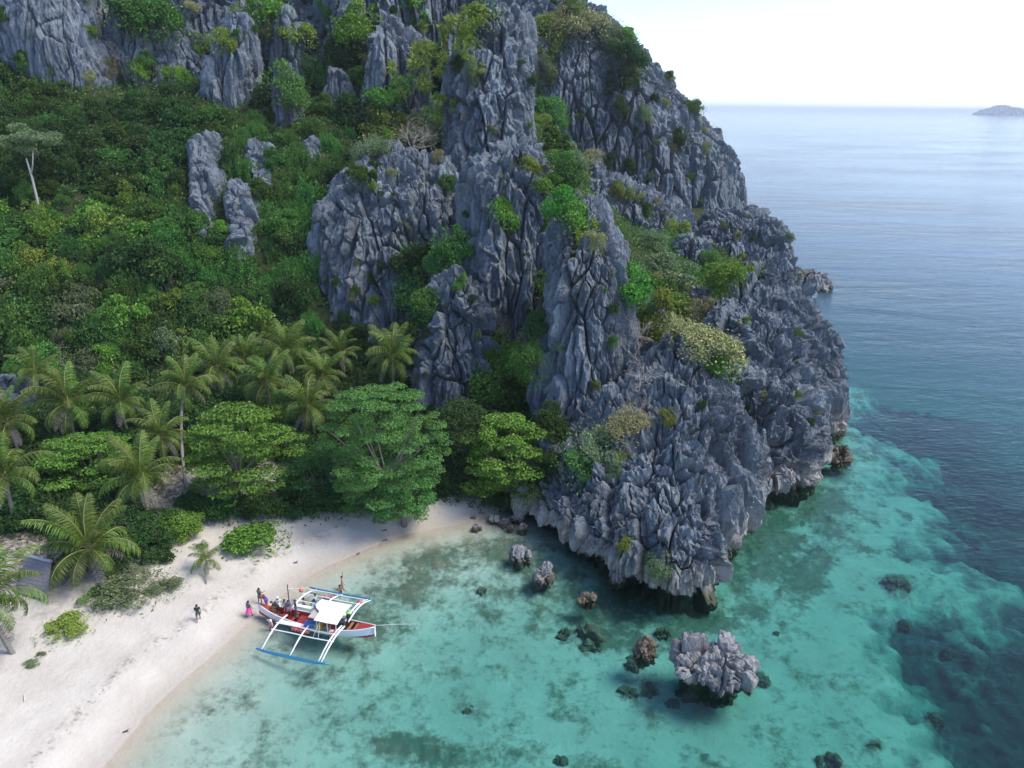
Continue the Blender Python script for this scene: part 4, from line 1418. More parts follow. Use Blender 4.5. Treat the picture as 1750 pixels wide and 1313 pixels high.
def palm(crown_px, Y, label, base=None, nf=22, size=1.0, group=None, wind=.35):
    global NUT
    c = Vector(at(crown_px[0], crown_px[1], Y))
    if base is None:
        b_ = down(c.x + gv.normal() * .7, c.y + gv.uniform(-.3, 1.2))
    else:
        q = gnd(base[0], base[1], 2.0)
        b_ = down(q[0], q[1])
    t = tag(empty('coconut_palm', b_), label, 'palm tree', group)
    v = c - b_
    side = Vector((gv.normal() * .5, gv.normal() * .3, 0))
    pts = [Vector((0, 0, -.3)), v * .3 + side * .6 + Vector((v.x, v.y, 0)) * .12, v * .65 + side * .6, v]
    sm = []
    for i in range(13):
        u = i / 12
        sm.append(pts[0] * (1 - u) ** 3 + pts[1] * 3 * u * (1 - u) ** 2 + pts[2] * 3 * u * u * (1 - u) + pts[3] * u ** 3)
    mb = MB()
    mb.tube(sm, [.24 * size] + [.17 * size + (.012 if i % 2 else 0) for i in range(11)] + [.15 * size], 8)
    mb.build('trunk', M['palm_bark'], t, True)
    a0 = gv.uniform(0, 6.28)
    for i in range(nf):
        u = (i + .5) / nf
        f = link('frond', FR[min(4, max(0, int(u * 5 + gv.normal() * .5)))], t)
        f.location = v + Vector((0, 0, -.12 + .2 * (1 - u)))
        el = R(32) - R(98) * u + R(9) * gv.normal()
        az_ = a0 + i * 2.39996 + gv.normal() * .12
        az_ -= .4 * math.sin(az_ - 2.6)   # combed by the sea wind
        f.rotation_euler = Euler((gv.normal() * .15, -el, az_), 'XYZ')
        s_ = size * 1.12 * gv.uniform(.82, 1.08) * (.8 + .2 * math.sin(math.pi * min(1, u + .25)))
        f.scale = (s_, s_, s_)
    if size > .6:
        for i in range(int(gv.integers(2, 5))):
            f = link('dead_frond', DEAD, t)
            f.location = v + Vector((0, 0, -.3))
            f.rotation_euler = Euler((gv.normal() * .1, R(62) + gv.uniform(0, .3), gv.uniform(0, 6.28)), 'XYZ')
            f.scale = (.8 * size, .7 * size, .8 * size)
        if NUT is None:
            bm = bmesh.new()
            bmesh.ops.create_icosphere(bm, subdivisions=1, radius=.15)
            NUT = bpy.data.meshes.new('coconut')
            bm.to_mesh(NUT)
            NUT.materials.append(M['coconut'])
        for i in range(5):
            f = link('coconut', NUT, t)
            a = a0 + i * 1.25
            f.location = v + Vector((math.cos(a) * .3, math.sin(a) * .3, -.35))
            f.scale = (1, 1, 1.25)
    return t


palm((152, 938), 54.5, 'nearest leaning coconut palm beside the grey hut', base=(108, 1012), nf=24, size=1.12)
palm((240, 818), 64, 'coconut palm rising in front of the left almond tree', nf=24, size=1.0)
palm((315, 662), 79, 'tall coconut palm with its slim trunk in view behind the bright almond tree', base=(320, 845), nf=24)
palm((116, 690), 77, 'large dark coconut palm at the left near the grey rock slab', nf=24, size=1.08)
palm((206, 688), 79, 'coconut palm second in the row right of the grey rock slab', nf=22)
palm((275, 745), 73, 'low coconut palm directly behind the left almond tree', nf=22, size=.9)
palm((370, 630), 92, 'coconut palm behind and right of the tall slim one', nf=22, size=1.05)
palm((455, 655), 87, 'coconut palm above the bright almond tree', nf=22)
palm((486, 602), 97, 'rearmost coconut palm with the highest crown in the picture centre left', nf=24, size=1.05)
palm((550, 645), 89, 'coconut palm just left of the largest blue green tree', nf=22, size=.95)
palm((527, 698), 81, 'lower coconut palm between the almond tree and the largest tree', nf=22, size=.95)
palm((670, 612), 90, 'coconut palm in front of the left buttress above the largest tree', nf=24, size=1.05)
palm((582, 606), 101, 'half hidden coconut palm at the foot of the left buttress', nf=20, size=.9)
palm((12, 722), 74, 'coconut palm in front of the grey slab at the left edge', nf=22)
palm((8, 815), 61, 'coconut palm cut by the left edge above the hut', nf=22)
palm((-30, 1030), 45, 'near coconut palm whose fronds reach in at the lower left edge', nf=24, size=1.1)
palm((420, 615), 100, 'dim coconut palm deep in the shade behind the row', nf=18, size=.9)
palm((60, 640), 88, 'dim coconut palm below the bare tree at the left', nf=18, size=.9)
palm((352, 958), 57.2, 'young coconut palm alone on the open sand', base=(349, 992), nf=13, size=.46)
print('palms', round(time.time() - T0, 1))
#@THINGS
# ---- rocks standing in the water and along the shore
def boulder(ks, mat, label, seed, s=.45, nu=90, nv=60, jag=.3, amp=.9, name='boulder', cat='rock'):
    o = loft(name, keys(ks), nu, nv, M[mat], dict(s=s, seed=seed, amp=amp, jag=jag, iso=3.0), caph=.35, full=True)
    del o['kind']
    return tag(o, label, cat)


o = loft('boulder', [(-4, 16.2, 47.9, 1.9, 1.5), (-1, 16.1, 47.6, 1.9, 1.6), (-.25, 16.1, 47.0, 2.0, 1.75), (.3, 16.05, 46.8, 2.2, 1.95), (.65, 16.0, 46.8, 2.45, 2.1), (1.0, 15.9, 46.95, 2.55, 2.05), (1.45, 15.9, 47.1, 2.3, 1.65), (1.75, 16.1, 47.3, 1.6, 1.1)],
         260, 190, M['rock_pale'], dict(s=.62, seed=407, amp=.8, iso=4.5), caph=.2, full=True)
del o['kind']
tag(o, 'big pale cracked boulder standing alone in the turquoise water', 'rock')


def rock_at(px, py, wpx, hpx, mat, label, seed, squat=1.0, sub_=.5, n=60, name='boulder'):
    """a rock whose water or ground line is seen at (px, py)"""
    g = np.random.default_rng(seed)
    b_, _, _ = hit(px, py)
    z0 = max(0.0, b_.z)
    p = gnd(px, py, z0)
    d = float((p - CAM) @ AX_F)
    rw, h = wpx / 2 / F_ * d * .74, hpx / F_ * d * .6
    ry = rw * squat
    k_ = [(z0 - sub_ - .4, p[0], p[1] + ry, rw * .9, ry * .9), (z0 + .05 * h, p[0], p[1] + ry, rw, ry), (z0 + .5 * h, p[0] + g.normal() * .1 * rw, p[1] + ry, rw * .93, ry * .9), (z0 + .85 * h, p[0] + g.normal() * .25 * rw, p[1] + ry * 1.1, rw * .6, ry * .6)]
    o = loft(name, k_, n, int(n * .6), M[mat], dict(s=max(.10, rw * .33), seed=seed, amp=.85, iso=4.0), caph=.3, full=True)
    del o['kind']
    return tag(o, label, 'rock')


ROCKS = [
    (890, 957, 42, 26, 'rock_pale', 'small pale rock in the shallows closest to the beach end of the spur', .8),
    (930, 992, 40, 32, 'rock_pale', 'pointed tan rock in the shallows below the spur wall', .8),
    (1003, 1031, 34, 18, 'rock_brown', 'low brown rock in the shallows under the spur wall', .8),
    (1102, 1126, 46, 36, 'rock_brown', 'orange brown rock barely breaking the water beside the big pale boulder', .9),
    (1441, 790, 58, 32, 'rock_brown', 'flat brown rock alone in the sea right of the spurs', .6),
    (1421, 744, 58, 32, 'rock_dark', 'dark wedge of rock at the foot of the right spur', .7),
    (1368, 490, 92, 52, 'rock_brown', 'largest sunlit rock lying off the rear rock', .5),
    (1394, 490, 62, 40, 'rock_pale', 'pale slanting rock beside the largest off the rear rock', .6),
    (1413, 493, 30, 17, 'rock_pale', 'small pale rock at the outer end of the sunlit rocks', .7),
    (843, 893, 24, 14, 'rock', 'flat grey slab of rock at the end of the beach', .7),
    (858, 897, 22, 13, 'rock', 'grey rock second from the end of the beach', .7),
    (882, 890, 26, 15, 'rock', 'grey rock against the foot of the spur by the beach', .8),
    (815, 906, 17, 9, 'rock_pale', 'pale rounded rock at the last corner of the beach', .8),
    (893, 905, 18, 12, 'rock_dark', 'dark rock under the first overhang of the spur', .8),
    (872, 905, 14, 8, 'rock_brown', 'small brown rock at the water edge by the spur', .8),
    (822, 880, 14, 8, 'rock_dark', 'small dark rock on the sand under the trees at the beach end', .8),
    (808, 887, 10, 5, 'rock_dark', 'tiny dark stone on the wet sand at the beach end', .8),
    (1165, 497, 20, 14, 'rock_pale', 'pale boulder lying in the saddle bushes', .8),
    (1195, 500, 26, 12, 'rock_pale', 'pale rubble boulder right of the other in the saddle', .8),
    (1406, 765, 12, 4, 'rock_dark', 'tiny dark rock awash by the wedge of rock', .8),
]
for i, (px, py, wp, hp, mt, lab, sq) in enumerate(ROCKS):
    rock_at(px, py, wp, hp, mt, lab, 420 + i, sq)
boulder([(970, 1054, 1064, 59.6, .5), (980, 1047, 1069, 59.4, .9), (995, 1045, 1071, 59.2, .9), (1002, 1050, 1066, 59.2, .7)], 'rock_pale', 'white block stuck to the lower edge of the spur wall', 470, .3, 50, 40)

# coral heads on the sandy bottom
M['coral'] = rock_mat('coral', (0.09, 0.10, 0.065), (0.24, 0.23, 0.16), tide=False, fs=.25, warm=.4, bleach=(.3, .3, .25))
CORAL = [(1300, 1163, 17, 'dark coral head right of the big pale boulder'), (1110, 1178, 24, 'coral patch just left below the big pale boulder'), (1075, 1184, 19, 'round coral head left of the coral patch by the big boulder'),
         (1150, 1205, 14, 'small coral head under the big boulder'), (1325, 1083, 9, 'small coral head at the upper right of the big boulder'), (1545, 1068, 12, 'small coral head in the open turquoise at the right'),
         (1600, 1232, 19, 'coral head near the deep water at the lower right'), (1495, 1275, 11, 'small coral head at the lower right edge of the turquoise'), (1420, 1305, 22, 'coral patch at the bottom edge right'),
         (1620, 1115, 15, 'coral head at the rim of the reef'), (1530, 1000, 24, 'brown coral patch in the pale water right of the spur'), (1010, 1097, 36, 'broad sunken rock between the spur and the boulder'),
         (965, 1085, 20, 'sunken dark rock left of the broad sunken rock'), (1135, 1083, 17, 'dark sunken rock behind the brown rock'), (1085, 1135, 22, 'pale sunken rock below the brown rock'), (825, 1010, 12, 'sunken stone near the reef band'),
         (800, 1215, 13, 'coral head near the bottom weed patch'), (960, 1300, 14, 'coral head at the bottom edge left of centre')]
for i, (px, py, rp, lab) in enumerate(CORAL):
    loc, nor, what = hit(px, py)
    if what != 'seabed': continue
    d = (Vector(loc) - Vector(CAM)).dot(Vector(AX_F))
    r_ = rp / F_ * d * .8
    h = min(r_ * .42, max(.12, -loc.z - .5))
    o = loft('coral_head' if 'coral' in lab else 'sunken_rock', [(loc.z - .4, loc.x, loc.y, r_, r_ * .8), (loc.z + .1 * h, loc.x, loc.y, r_ * .95, r_ * .75), (loc.z + .7 * h, loc.x, loc.y, r_ * .6, r_ * .5)], 44, 22, M['coral'],
             dict(s=max(.12, r_ * .35), seed=500 + i, amp=.8, iso=4.0), caph=.35, full=True)
    del o['kind']
    tag(o, lab, 'coral' if 'coral' in lab else 'rock')

# driftwood and litter on the sand and rocks
M['drift'] = flat('driftwood', (0.55, 0.52, 0.48), .9, .2)
M['drift_dark'] = flat('dark_driftwood', (0.06, 0.05, 0.04), .9, .2)
for px, py, lp_, ang, mt, lab in ((1012, 902, 24, -30, 'drift', 'thin white log lying on the jagged slope of the spur'), (42, 1194, 18, -55, 'drift', 'pale stick on the bare sand at the left'),
                                  (657, 908, 10, 10, 'drift_dark', 'dark stick on the wet sand below the largest tree'), (658, 925, 9, 20, 'drift_dark', 'dark stick at the water edge below the largest tree'),
                                  (612, 948, 6, 40, 'drift_dark', 'small dark scrap in the shallows by the wet sand'), (215, 1252, 9, 15, 'drift_dark', 'dark scrap of wood at the water edge lower left'),
                                  (392, 928, 13, 80, 'drift', 'white broken stem at the left of the vivid green bush'), (505, 963, 8, 12, 'drift_dark', 'short dark twig on the open sand above the boat')):
    loc, nor, what = hit(px, py)
    d = (Vector(loc) - Vector(CAM)).dot(Vector(AX_F))
    L = lp_ / F_ * d
    mb = MB()
    c_, s_ = math.cos(R(ang)) * L / 2, math.sin(R(ang)) * L / 2
    mb.tube([(-c_, -s_, .04), (0, .04, .09), (c_, s_, .1)], [.05, .06, .03], 6)
    mb.tube([(0, .04, .09), (c_ * .4 + .1, s_ * .4 + .15, .2)], [.03, .015], 5)
    o = mb.build('driftwood', M[mt])
    o.location = loc
    tag(o, lab, 'driftwood')

# ---- thatched shelter
M['thatch'] = flat('grey_thatch', (0.155, 0.15, 0.16), .95, .45)
M['thatch_cap'] = flat('ridge_cap', (0.36, 0.38, 0.42), .8, .2)
M['bamboo'] = flat('bamboo', (0.30, 0.25, 0.17), .8, .25)
e0, e1 = Vector(gnd(31, 1011, 3.0)), Vector(gnd(80, 1023, 3.0))
r0, r1 = Vector(gnd(43, 950, 4.9)), Vector(gnd(88, 961, 4.9))
hut = tag(empty('beach_hut', down(*((e0 + e1 + r0 + r1) / 4).xy)), 'small grey thatched hut on the sand behind the nearest palm', 'hut')
hb = hut.location
up_ = (e1 - e0).cross(r0 - e0).normalized()
if up_.z < 0: up_ = -up_
nrow = 9
def slope(a0, a1, b0, b1, nm):
    u2 = (a1 - a0).cross(b0 - a0).normalized()
    if u2.z < 0: u2 = -u2
    for i in range(nrow):
        t0, t1 = i / nrow - .03, (i + 1) / nrow + .02
        mb = MB()
        g = np.random.default_rng(i)
        m_ = 15
        V, F = [], []
        for j in range(m_ + 1):
            q = j / m_
            lo = a0.lerp(a1, q).lerp(b0.lerp(b1, q), t0 - .02 * g.uniform())
            hi = a0.lerp(a1, q).lerp(b0.lerp(b1, q), t1)
            V += [lo + u2 * (.055 + .02 * g.uniform()), hi + u2 * .02, hi - u2 * .05, lo + u2 * .0]
        for j in range(m_):
            a = j * 4
            for k_ in range(4):
                F.append((a + k_, a + (k_ + 1) % 4, a + 4 + (k_ + 1) % 4, a + 4 + k_))
        F += [(0, 1, 2, 3), (m_ * 4 + 3, m_ * 4 + 2, m_ * 4 + 1, m_ * 4)]
        mb.add([v - hb for v in V], F)
        mb.build(nm, M['thatch'], hut)
slope(e0, e1, r0, r1, 'thatch_course')
back = (r0 - e0); back = Vector((back.x, back.y, -back.z))
slope(r1 + back, r0 + back, r1, r0, 'thatch_course')
mb = MB()
mb.tube([r0 - hb + Vector((0, 0, .08)), r1 - hb + Vector((0, 0, .08))], .13, 8)
mb.build('ridge_cap', M['thatch_cap'], hut)
for p_ in (e0.lerp(r0, .12).lerp(e1, .04), e1.lerp(r1, .12).lerp(e0, .04), r0 + back * .88, r1 + back * .88):
    g_ = down(p_.x, p_.y)
    mb = MB()
    mb.tube([g_ - hb - Vector((0, 0, .3)), p_ - hb - Vector((0, 0, .06))], .07, 7)
    mb.build('post', M['bamboo'], hut)

# ---- outrigger boat
for nm, c_, rf in (('b_white', (.72, .72, .72), .4), ('b_red', (.30, .035, .030), .5), ('b_orange', (.50, .10, .05), .5), ('b_blue', (.03, .20, .33), .45), ('b_roof', (.80, .80, .79), .7), ('b_tan', (.42, .36, .31), .8),
                   ('b_pink', (.62, .12, .11), .5), ('b_yellow', (.42, .29, .05), .5), ('b_dark', (.03, .03, .035), .6), ('b_bluetarp', (.08, .17, .40), .7), ('b_violet', (.22, .25, .45), .7), ('b_wood', (.24, .12, .06), .7), ('b_rope', (.6, .6, .58), .8)):
    M[nm] = flat(nm, c_, rf, .12)
BO = (gnd(443, 1037, 1.0) + gnd(640, 1076, 1.0)) / 2
BA = math.atan2(*((gnd(640, 1076, 1.0) - gnd(443, 1037, 1.0))[[1, 0]]))
boat = tag(empty('outrigger_boat', (BO[0], BO[1], 0), BA), 'white outrigger boat with red deck and blue floats nosed onto the beach', 'boat')


def bw(x, y, z):
    c_, s_ = math.cos(BA), math.sin(BA)
    return Vector((BO[0] + x * c_ - y * s_, BO[1] + x * s_ + y * c_, z))


def sect(x):
    t = x / 5.5
    hw = .78 * max(.02, 1 - abs(t) ** 2.3) ** .8 + (.10 if t > 0 else .03)
    return hw, .72 + .5 * t * t + (.12 * abs(t) ** 5), -.30 + .55 * abs(t) ** 3


xs = np.linspace(-5.5, 5.5, 31)
mo, mi_, mg = MB(), MB(), MB()
Vo, Vi = [], []
for x in xs:
    hw, zs, zk = sect(x)
    Vo += [(x, -hw, zs), (x, -hw * .9, zk + (zs - zk) * .45), (x, -hw * .4, zk + .06), (x, 0, zk), (x, hw * .4, zk + .06), (x, hw * .9, zk + (zs - zk) * .45), (x, hw, zs)]
    zf = max(.22, zk + .15)
    Vi += [(x, -hw + .05, zs - .01), (x, -hw * .78, zf), (x, hw * .78, zf), (x, hw - .05, zs - .01)]
mo.add(Vo, [(i * 7 + k_, i * 7 + k_ + 1, i * 7 + k_ + 8, i * 7 + k_ + 7) for i in range(30) for k_ in range(6)] + [tuple(range(7)), tuple(range(216, 209, -1))])
mo.build('hull', M['b_white'], boat, True)
mi_.add(Vi, [(i * 4 + k_, i * 4 + k_ + 4, i * 4 + k_ + 5, i * 4 + k_ + 1) for i in range(30) for k_ in range(3)])
mi_.build('inner_hull', M['b_red'], boat)
for s_ in (-1, 1):
    mg = MB()
    mg.tube([(x, s_ * (sect(x)[0] - .02), sect(x)[1] + .01) for x in xs], .045, 6)
    mg.build('gunwale', M['b_white'], boat, True)
for x0, x1, mt in ((-5.45, -4.3, 'b_orange'), (4.0, 5.46, 'b_red')):
    mb = MB()
    V = []
    for x in np.linspace(x0, x1, 7):
        hw, zs, _ = sect(x)
        V += [(x, -hw + .04, zs + .015), (x, 0, zs + .07), (x, hw - .04, zs + .015)]
    mb.add(V, [(i * 3 + k_, i * 3 + k_ + 3, i * 3 + k_ + 4, i * 3 + k_ + 1) for i in range(6) for k_ in range(2)])
    mb.build('foredeck' if mt == 'b_orange' else 'stern_deck', M[mt], boat)
for x in (-3.9, -3.0, -2.0, 3.2, 3.75):
    mb = MB()
    mb.box((x, 0, sect(x)[1] - .12), (.22, sect(x)[0] * 1.8, .05))
    mb.build('thwart', M['b_red' if x < 0 else 'b_wood'], boat)
mb = MB()
mb.box((-1.0, 0, .40), (1.5, 1.25, .06))
mb.build('floor_board', M['b_red'], boat)
# arms and floats
def arc(x, y0, y1, z0, z1, n=12, crook=.9):
    P = []
    for i in range(n):
        t = i / (n - 1)
        P.append((x + .25 * t * t * (-1 if y1 < 0 else .3), y0 + (y1 - y0) * t, z0 + (z1 - z0) * t ** 2.6 + .22 * math.sin(math.pi * min(1, t * 1.1)) * crook))
    return P


for x in (-2.55, .05, 2.6, 2.86):
    for s_ in (-1, 1):
        if x > 2.8 and s_ > 0: x_ = x + .05
        else: x_ = x
        mb = MB()
        mb.tube(arc(x_, s_ * .3, s_ * (3.95 if s_ < 0 else 4.45), .98, .22), [.075] * 8 + [.068, .062, .058, .055], 7)
        mb.build('outrigger_arm', M['b_white'], boat, True)
for y, nm in ((-3.98, 1), (4.55, 1)):
    mb = MB()
    mb.tube([(x, y + .05 * (x / 3.2) ** 2, .12 + .10 * (abs(x) / 3.3) ** 3) for x in np.linspace(-3.3, 3.3, 12)], [.06, .10, .12] + [.125] * 6 + [.12, .10, .06], 8)
    mb.build('float', M['b_blue'], boat, True)
    mb = MB()
    mb.tube([(x, y, .26) for x in np.linspace(-3.0, 3.0, 8)], .035, 5)
    mb.build('float_rail', M['b_blue'], boat)
for y in (-1.6, -2.35, 1.55, 2.75, 3.75):
    z = .98 + .2 - .55 * (abs(y) / 4) ** 2.6
    mb = MB()
    mb.tube([(-2.8, y, z), (-.8, y + .04, z - .02), (.9, y - .03, z - .02), (2.95, y, z)], .05, 6)
    mb.build('side_rail', M['b_white'], boat)
for y in (-1.15, 1.15):
    mb = MB()
    mb.box((-.2, y, .93), (5.2, .32, .05))
    mb.build('walkway', M['b_white'], boat)
# canopy
cor = [(.05, 1.05), (2.85, 1.15), (2.95, -1.62), (1.0, -1.5)]
mb = MB()
V = []
for j in range(9):
    t = j / 8
    for i in range(9):
        u = i / 8
        y = 1.1 + (-1.55 - 1.1) * t
        x0 = .05 + .75 * sstep(.42, .62, t) if t < .62 else .8
        x = x0 + (2.9 - x0) * u
        V.append((x, y, 2.12 + .16 * math.sin(math.pi * t) + .02 * math.sin(9 * u) * math.sin(7 * t)))
n0 = len(V)
V += [(a, b_, c_ - .05) for a, b_, c_ in V]
F = [(j * 9 + i, j * 9 + i + 1, j * 9 + i + 10, j * 9 + i + 9) for j in range(8) for i in range(8)]
F += [tuple(n0 + q for q in f[::-1]) for f in F]
rim = [i for i in range(9)] + [j * 9 + 8 for j in range(1, 9)] + [72 + i for i in range(7, -1, -1)] + [j * 9 for j in range(7, 0, -1)]
F += [(a, n0 + a, n0 + b_, b_) for a, b_ in zip(rim, rim[1:] + rim[:1])]
mb.add(V, F)
mb.build('canopy', M['b_roof'], boat)
mb = MB()
mb.box((.42, -.65, 2.02), (.68, 1.2, .05))
mb.build('canopy_flap', M['b_tan'], boat)
for x, y in ((.15, .95), (2.7, .95), (2.7, -1.4), (.95, -1.4), (1.6, .95), (1.9, -1.4)):
    mb = MB()
    mb.tube([(x, y, .9), (x, y, 2.13)], .035, 6)
    mb.build('canopy_post', M['b_white'], boat)
mb = MB()
mb.box((.15, -1.0, 1.15), (1.0, .5, .4), Matrix.Rotation(.1, 3, 'Z'))
mb.build('side_cloth', M['b_bluetarp'], boat)
mb = MB()
mb.box((2.35, .1, .65), (.8, .9, .5))
mb.box((2.35, .1, 1.0), (.5, .6, .3), Matrix.Rotation(.3, 3, 'Z'))
mb.build('engine_box', M['b_dark'], boat)
mb = MB()
mb.tube([(-3.1, 1.0, .9), (-3.14, 1.06, 3.0)], .045, 6)
mb.build('pole', M['b_dark'], boat)
mb = MB()
mb.tube([(5.2, .05, 1.3), (6.6, 1.6, .55), (8.0, 3.0, -.2)], .016, 5)
boat_lines = [((-3.13, 1.05, 2.6), (-2.6, 3.6, 1.0)), ((-3.13, 1.05, 2.6), (-5.2, 0, 1.3)), ((1.3, -1.4, 2.1), (1.5, -2.3, .95)), ((1.3, -1.4, 2.1), (1.0, -2.3, .95)), ((-3.13, 1.05, 2.7), (.15, .95, 2.1))]
for p_, q_ in boat_lines:
    m2 = MB()
    m2.tube([p_, [(a + b_) / 2 for a, b_ in zip(p_, q_)], q_], .018, 4)
    m2.build('stay_line', M['b_rope'], boat)
for x in (-2.55, .05, 2.6):
    for s_ in (-.8, .8):
        m2 = MB()
        m2.tube([(x - .1, s_, 1.0), (x, s_, 1.08), (x + .1, s_, 1.0)], .05, 6)
        m2.build('lashing', M['b_rope'], boat)
tag(mb.build('mooring_rope', M['b_rope']), 'pale mooring rope running from the boat stern into the water', 'rope')
bpy.data.objects['mooring_rope'].location = (BO[0], BO[1], 0)
bpy.data.objects['mooring_rope'].rotation_euler = (0, 0, BA)
# things carried on or hung from the boat
def put(mb, name, mat, x, y, z, label, cat, group=None, rz=0.0, smooth=False):
    o = mb.build(name, mat, None, smooth)
    o.location = bw(x, y, z)
    o.rotation_euler = (0, 0, BA + rz)
    return tag(o, label, cat, group)


bm = bmesh.new()
bmesh.ops.create_uvsphere(bm, u_segments=14, v_segments=9, radius=.2)
bmesh.ops.create_cone(bm, segments=8, radius1=.05, radius2=.03, depth=.14, cap_ends=True, matrix=Matrix.Translation((0, 0, .25)))
BU = bpy.data.meshes.new('buoy')
bm.to_mesh(BU)
BU.materials.append(M['b_pink'])
BU.polygons.foreach_set('use_smooth', [True] * len(BU.polygons))
for x, y, z, lab, gp in ((-3.2, 3.1, .95, 'pink buoy hanging at the corner of the far outrigger nearest the beach', None), (-.72, 3.0, .8, 'left of the two pink buoys on the far outrigger behind the canopy', None), (-.08, 3.05, .8, 'right of the two pink buoys on the far outrigger behind the canopy', None),
                         (2.62, 3.1, .9, 'pink buoy on the far rear outrigger arm', None), (2.5, -1.15, 1.0, 'pink buoy on the near rear outrigger arm', None), (2.3, -1.5, .95, 'lower pink buoy on the near rear outrigger arm', None),
                         *[(-1.25 + .27 * i, -1.5 - .05 * (i % 2), .82, 'pink buoy in the row tied along the near side rail', 'pink buoys along the near side rail') for i in range(6)]):
    o = link('buoy', BU)
    o.location = bw(x, y, z)
    tag(o, lab, 'buoy', gp)
def crate(L, Wd, Hh):
    mb = MB()
    mb.box((0, 0, .02), (L, Wd, .04))
    for s_ in (-1, 1):
        mb.box((0, s_ * (Wd / 2 - .02), Hh / 2 + .04), (L, .035, Hh))
        mb.box((s_ * (L / 2 - .02), 0, Hh / 2 + .04), (.035, Wd - .08, Hh))
    mb.box((0, 0, Hh - .02), (L - .1, Wd - .1, .03))
    return mb
put(crate(.62, .5, .45), 'crate', M['b_yellow'], .95, -1.1, .96, 'yellow crate on the boat side under the canopy edge', 'crate', rz=.1)
put(crate(.55, .45, .38), 'crate', M['b_wood'], 1.62, -1.05, .96, 'dark wooden crate beside the yellow crate on the boat', 'crate')
put(crate(.6, .55, .35), 'crate', M['b_wood'], -4.1, .05, .75, 'brown box in the bow of the boat', 'crate', rz=.3)
mb = MB()
mb.tube([(0, 0, 0), (0, 0, .3), (.04, 0, .48), (.05, 0, .55)], [.28, .33, .27, .12], 10)
put(mb, 'sack', M['b_violet'], -.45, 1.2, .96, 'blue violet bundle beside the canopy on the boat', 'bag', smooth=True)
mb = MB()
mb.tube([(0, 0, 0), (0, 0, .12), (0, 0, .3), (0, 0, .36)], [.2, .24, .2, .08], 10)
put(mb, 'bag', M['b_dark'], -1.9, .1, .45, 'dark bag on the red boat floor', 'bag', smooth=True)

# ---- people
SKIN = [flat('skin_brown', (.23, .115, .07), .55), flat('skin_tan', (.34, .19, .125), .55)]
HAIR = flat('black_hair', (.012, .010, .010), .5)


